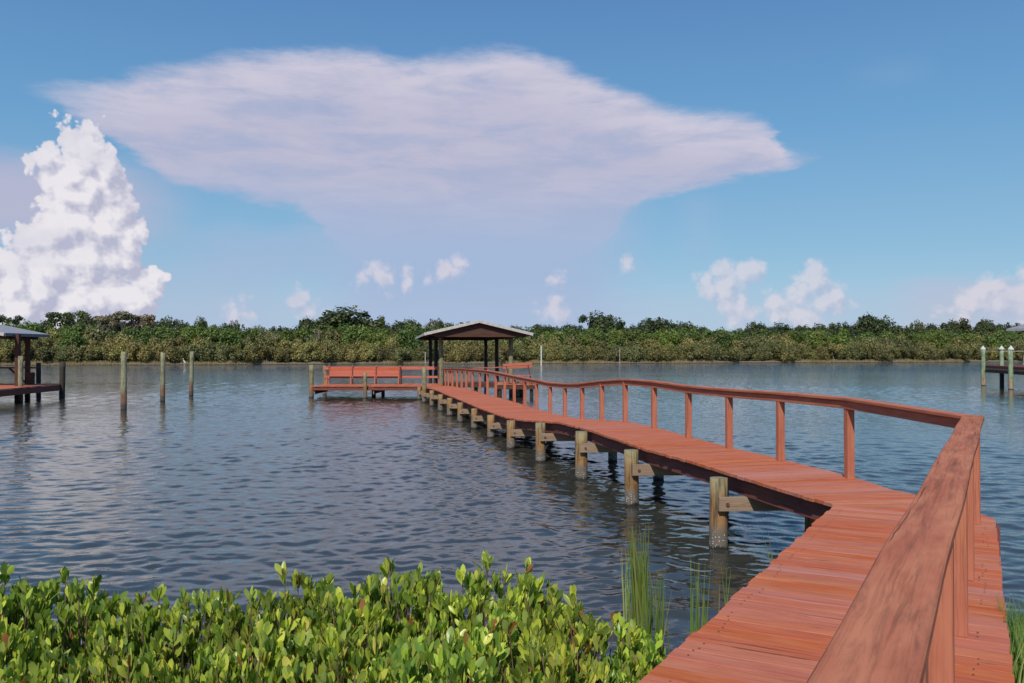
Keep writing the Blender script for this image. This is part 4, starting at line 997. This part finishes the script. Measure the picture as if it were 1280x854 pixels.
def shrub(cx, cy, rx, ry, seed, n_ros, label, tall=0.0):
    rs = np.random.RandomState(seed)
    r_ = thing('mangrove_shrub', label, 'shrub', (cx, cy, max(-.05, ground_z(cx, cy))), 0, 'leafy shrubs in front of the water')
    bz = r_.location.z
    tips = []; B = []; D = []; Ls = []; Ws = []; stems = MB()
    k = 0
    while k < n_ros:
        a = rs.uniform(0, 2*math.pi); q = rs.uniform(0, 1)**.5; x = cx+rx*q*math.cos(a); y = cy+ry*q*math.sin(a)
        dl = deckL(y)-x
        if dl < .10: k += 1; continue
        hz = canopyZ(x) + (cy*0)
        lift = rs.choice([0, 0, .05, -.05, -.1, -.16, -.25, -.38, -.55, -.75]) + rs.normal(0, .05)
        if rs.uniform() < .03: lift += rs.uniform(.04, .09) + tall*.6
        if math.sin(x*14+y*9)*math.sin(x*8-y*16+1) < -.25 and lift > -.2: lift -= rs.uniform(.12, .35)
        edge = -.10*max(0, y-4.55)/.3 if y > 4.55 else 0
        hump = .05*math.sin(x*5.1+y*3.3)+.04*math.sin(x*11+y*7)
        z = hz + lift - .16*q*q + hump + edge - (.45*max(0, .45-dl) if dl < .45 else 0) - max(0, 4.5-y)*.035
        p = np.array([x, y, z]); k += 1
        nl = rs.randint(7, 13); out = np.array([math.cos(a)*q*.35, math.sin(a)*q*.35-.12, 1.0])
        for j in range(nl):
            th = rs.uniform(0, 2*math.pi); el = rs.uniform(.05, 1.0)*(1 if j > 1 else .4)
            d = np.array([math.cos(th)*math.sin(el), math.sin(th)*math.sin(el), math.cos(el)]) + out*.45
            B.append(p + np.array([rs.normal(0, .006), rs.normal(0, .006), -rs.uniform(0, .05)])); D.append(d); L = rs.uniform(.038, .088); Ls.append(L); Ws.append(L*rs.uniform(.30, .46))
        tips.append(p)
    B = np.array(B); D = np.array(D); Ls = np.array(Ls); Ws = np.array(Ws)
    face = unit(rs.normal(0, .9, B.shape) + np.array([-.2, -.55, .45]))
    V, Fq = leaf_blade(rs, B-np.array([cx, cy, bz]), D, Ls, Ws, rs.uniform(-.28, .12, len(B)), face)
    me = mesh_np('foliage', V, Fq, M_leafN); me.polygons.foreach_set('use_smooth', [True]*len(me.polygons))
    o = bpy.data.objects.new('foliage', me); C.objects.link(o); o.parent = r_
    for p in [q_ for n_, q_ in enumerate(tips) if n_ % 2 == 0 or q_[2] > canopyZ(q_[0])]:
        p = Vector(p)-Vector((cx, cy, bz)); root = Vector((p.x*.35+rs.normal(0, .05), p.y*.35+rs.normal(0, .05), 0)); mid = root.lerp(p, .55)+Vector((rs.normal(0, .04), rs.normal(0, .04), -.03))
        stems.sweep([root, mid, p], circ(.0030, 5), up=(.1, 1, .1), caps=False)
    stems.uv = []; stems.build('stems', M_twig, r_)
    return r_
SH = [(-2.72, 4.45, 'at the left frame edge, back row by the water'), (-2.25, 4.52, 'with the upright tall shoots near the left frame edge'), (-1.72, 4.42, 'second hump from the left, back row'), (-1.18, 4.40, 'in the low dip of the hedge left of its middle'), (-.66, 4.5, 'back row at the middle, right of the dip'), (-.12, 4.52, 'the highest part of the hedge, back row'), (.38, 4.45, 'back row, below the distant stringer piles'), (.86, 4.4, 'right end of the hedge beside the tall grass'),
      (-2.35, 3.72, 'bottom left corner, front row'), (-1.8, 3.68, 'front row, left of the bottom middle'), (-1.25, 3.7, 'front row below the dip in the hedge'), (-.72, 3.66, 'front row at the bottom middle'), (-.2, 3.7, 'front row with reddish twigs showing, right of the bottom middle'), (.22, 3.72, 'front row, lowest right, tucked against the red deck edge')]
for k, (x, y, lb) in enumerate(SH):
    shrub(x, y, .40, .42 if y > 4 else .48, 500+k, 400, 'yellow-green leafy mangrove shrub, ' + lb, .06 if k in (1, 5) else .02)
for k, (x, y) in enumerate([(-1.9, 2.9), (-1.2, 2.85), (-.5, 2.9)]):
    shrub(x, y, .45, .45, 540+k, 150, 'yellow-green leafy mangrove shrub nearest the camera, %s of three below the front row' % ['left', 'middle', 'right'][k])

# ---------------------------------------------------------------- cordgrass
def grass(px_, ybase, tops, Y, label, seed, spread=.03, wd=.0095):
    rs = np.random.RandomState(seed); X0 = (px_-640)*Y/F; z0 = max(-.05, ground_z(X0, Y)); mb = MB()
    for (tx, ty) in tops:
        tipx = (tx-px_)*Y/F; tipz = EYE-(ty-440)*Y/F
        b0 = Vector((rs.normal(0, spread), rs.normal(0, spread), 0)); tip = Vector((tipx+rs.normal(0, .01), rs.normal(0, .05), tipz-z0)); pts = []
        for i in range(7):
            f = i/6; p = b0.lerp(tip, f); p.x = b0.x+(tip.x-b0.x)*f**1.7; pts.append(p)
        base = len(mb.v); th = rs.uniform(-.6, .6)
        for i, p in enumerate(pts):
            w_ = max(wd, .0065)*(1-(i/6)**2*.92); s_ = Vector((math.cos(th)*w_, math.sin(th)*w_, 0)); mb.v.append(p-s_); mb.v.append(p+s_)
        for i in range(6): a = base+i*2; mb.f.append((a, a+1, a+3, a+2))
    o = mb.build('grass_tuft', M_grass); o.location = (X0, Y, z0); tag(o, label, 'grass tuft', 'cordgrass by the boardwalk')
r2 = random.Random(3)
grass(802, 760, [(788+r2.uniform(-8, 22), 650+abs(r2.gauss(0, 34))) for _ in range(44)], 5.2, 'tallest bright green grass tuft at the right end of the hedge', 1, .035)
grass(789, 760, [(784+r2.uniform(-5, 6), 664+abs(r2.gauss(0, 30))) for _ in range(7)], 5.3, 'thin pale grass tuft left of the tallest tuft', 2, .03, .004)
grass(820, 765, [(819+r2.uniform(-6, 16), 706+abs(r2.gauss(0, 28))) for _ in range(26)], 5.2, 'short fine grass tuft between the tallest tuft and the red deck', 3, .05, .004)
grass(866, 770, [(865+r2.uniform(-5, 9), 684+abs(r2.gauss(0, 26))) for _ in range(9)], 5.6, 'two-bladed grass tuft in the water left of the deck edge', 4, .02, .005)
grass(877, 765, [(876+r2.uniform(-3, 9), 696+abs(r2.gauss(0, 24))) for _ in range(7)], 5.8, 'thin grass tuft touching the deck edge in the water', 5, .02, .004)
grass(903, 750, [(906+r2.uniform(-5, 5), 695+abs(r2.gauss(0, 14))) for _ in range(4)], 6.2, 'few short grass blades in front of the nearest pile', 6, .02, .004)
grass(970, 700, [(952, 664), (956, 660), (962, 680)], 7.3, 'small grass blades at the deck edge near the corner', 7, .02, .005)
grass(1264, 860, [(1262+r2.uniform(-14, 26), 742+abs(r2.gauss(0, 30))) for _ in range(130)], 5.0, 'dense green grass clump right of the deck at the right frame edge', 8, .09, .006)
grass(1285, 860, [(1284+r2.uniform(-16, 22), 775+abs(r2.gauss(0, 22))) for _ in range(130)], 4.6, 'low brownish green grass clump in the bottom right corner', 9, .10, .006)
grass(362, 740, [(361, 704), (363, 722)], 4.9, 'single thin grass stalk above the left part of the hedge', 10, .01, .003)
grass(625, 720, [(624, 684), (626, 696)], 4.9, 'single thin grass stalk above the middle of the hedge', 11, .01, .003)
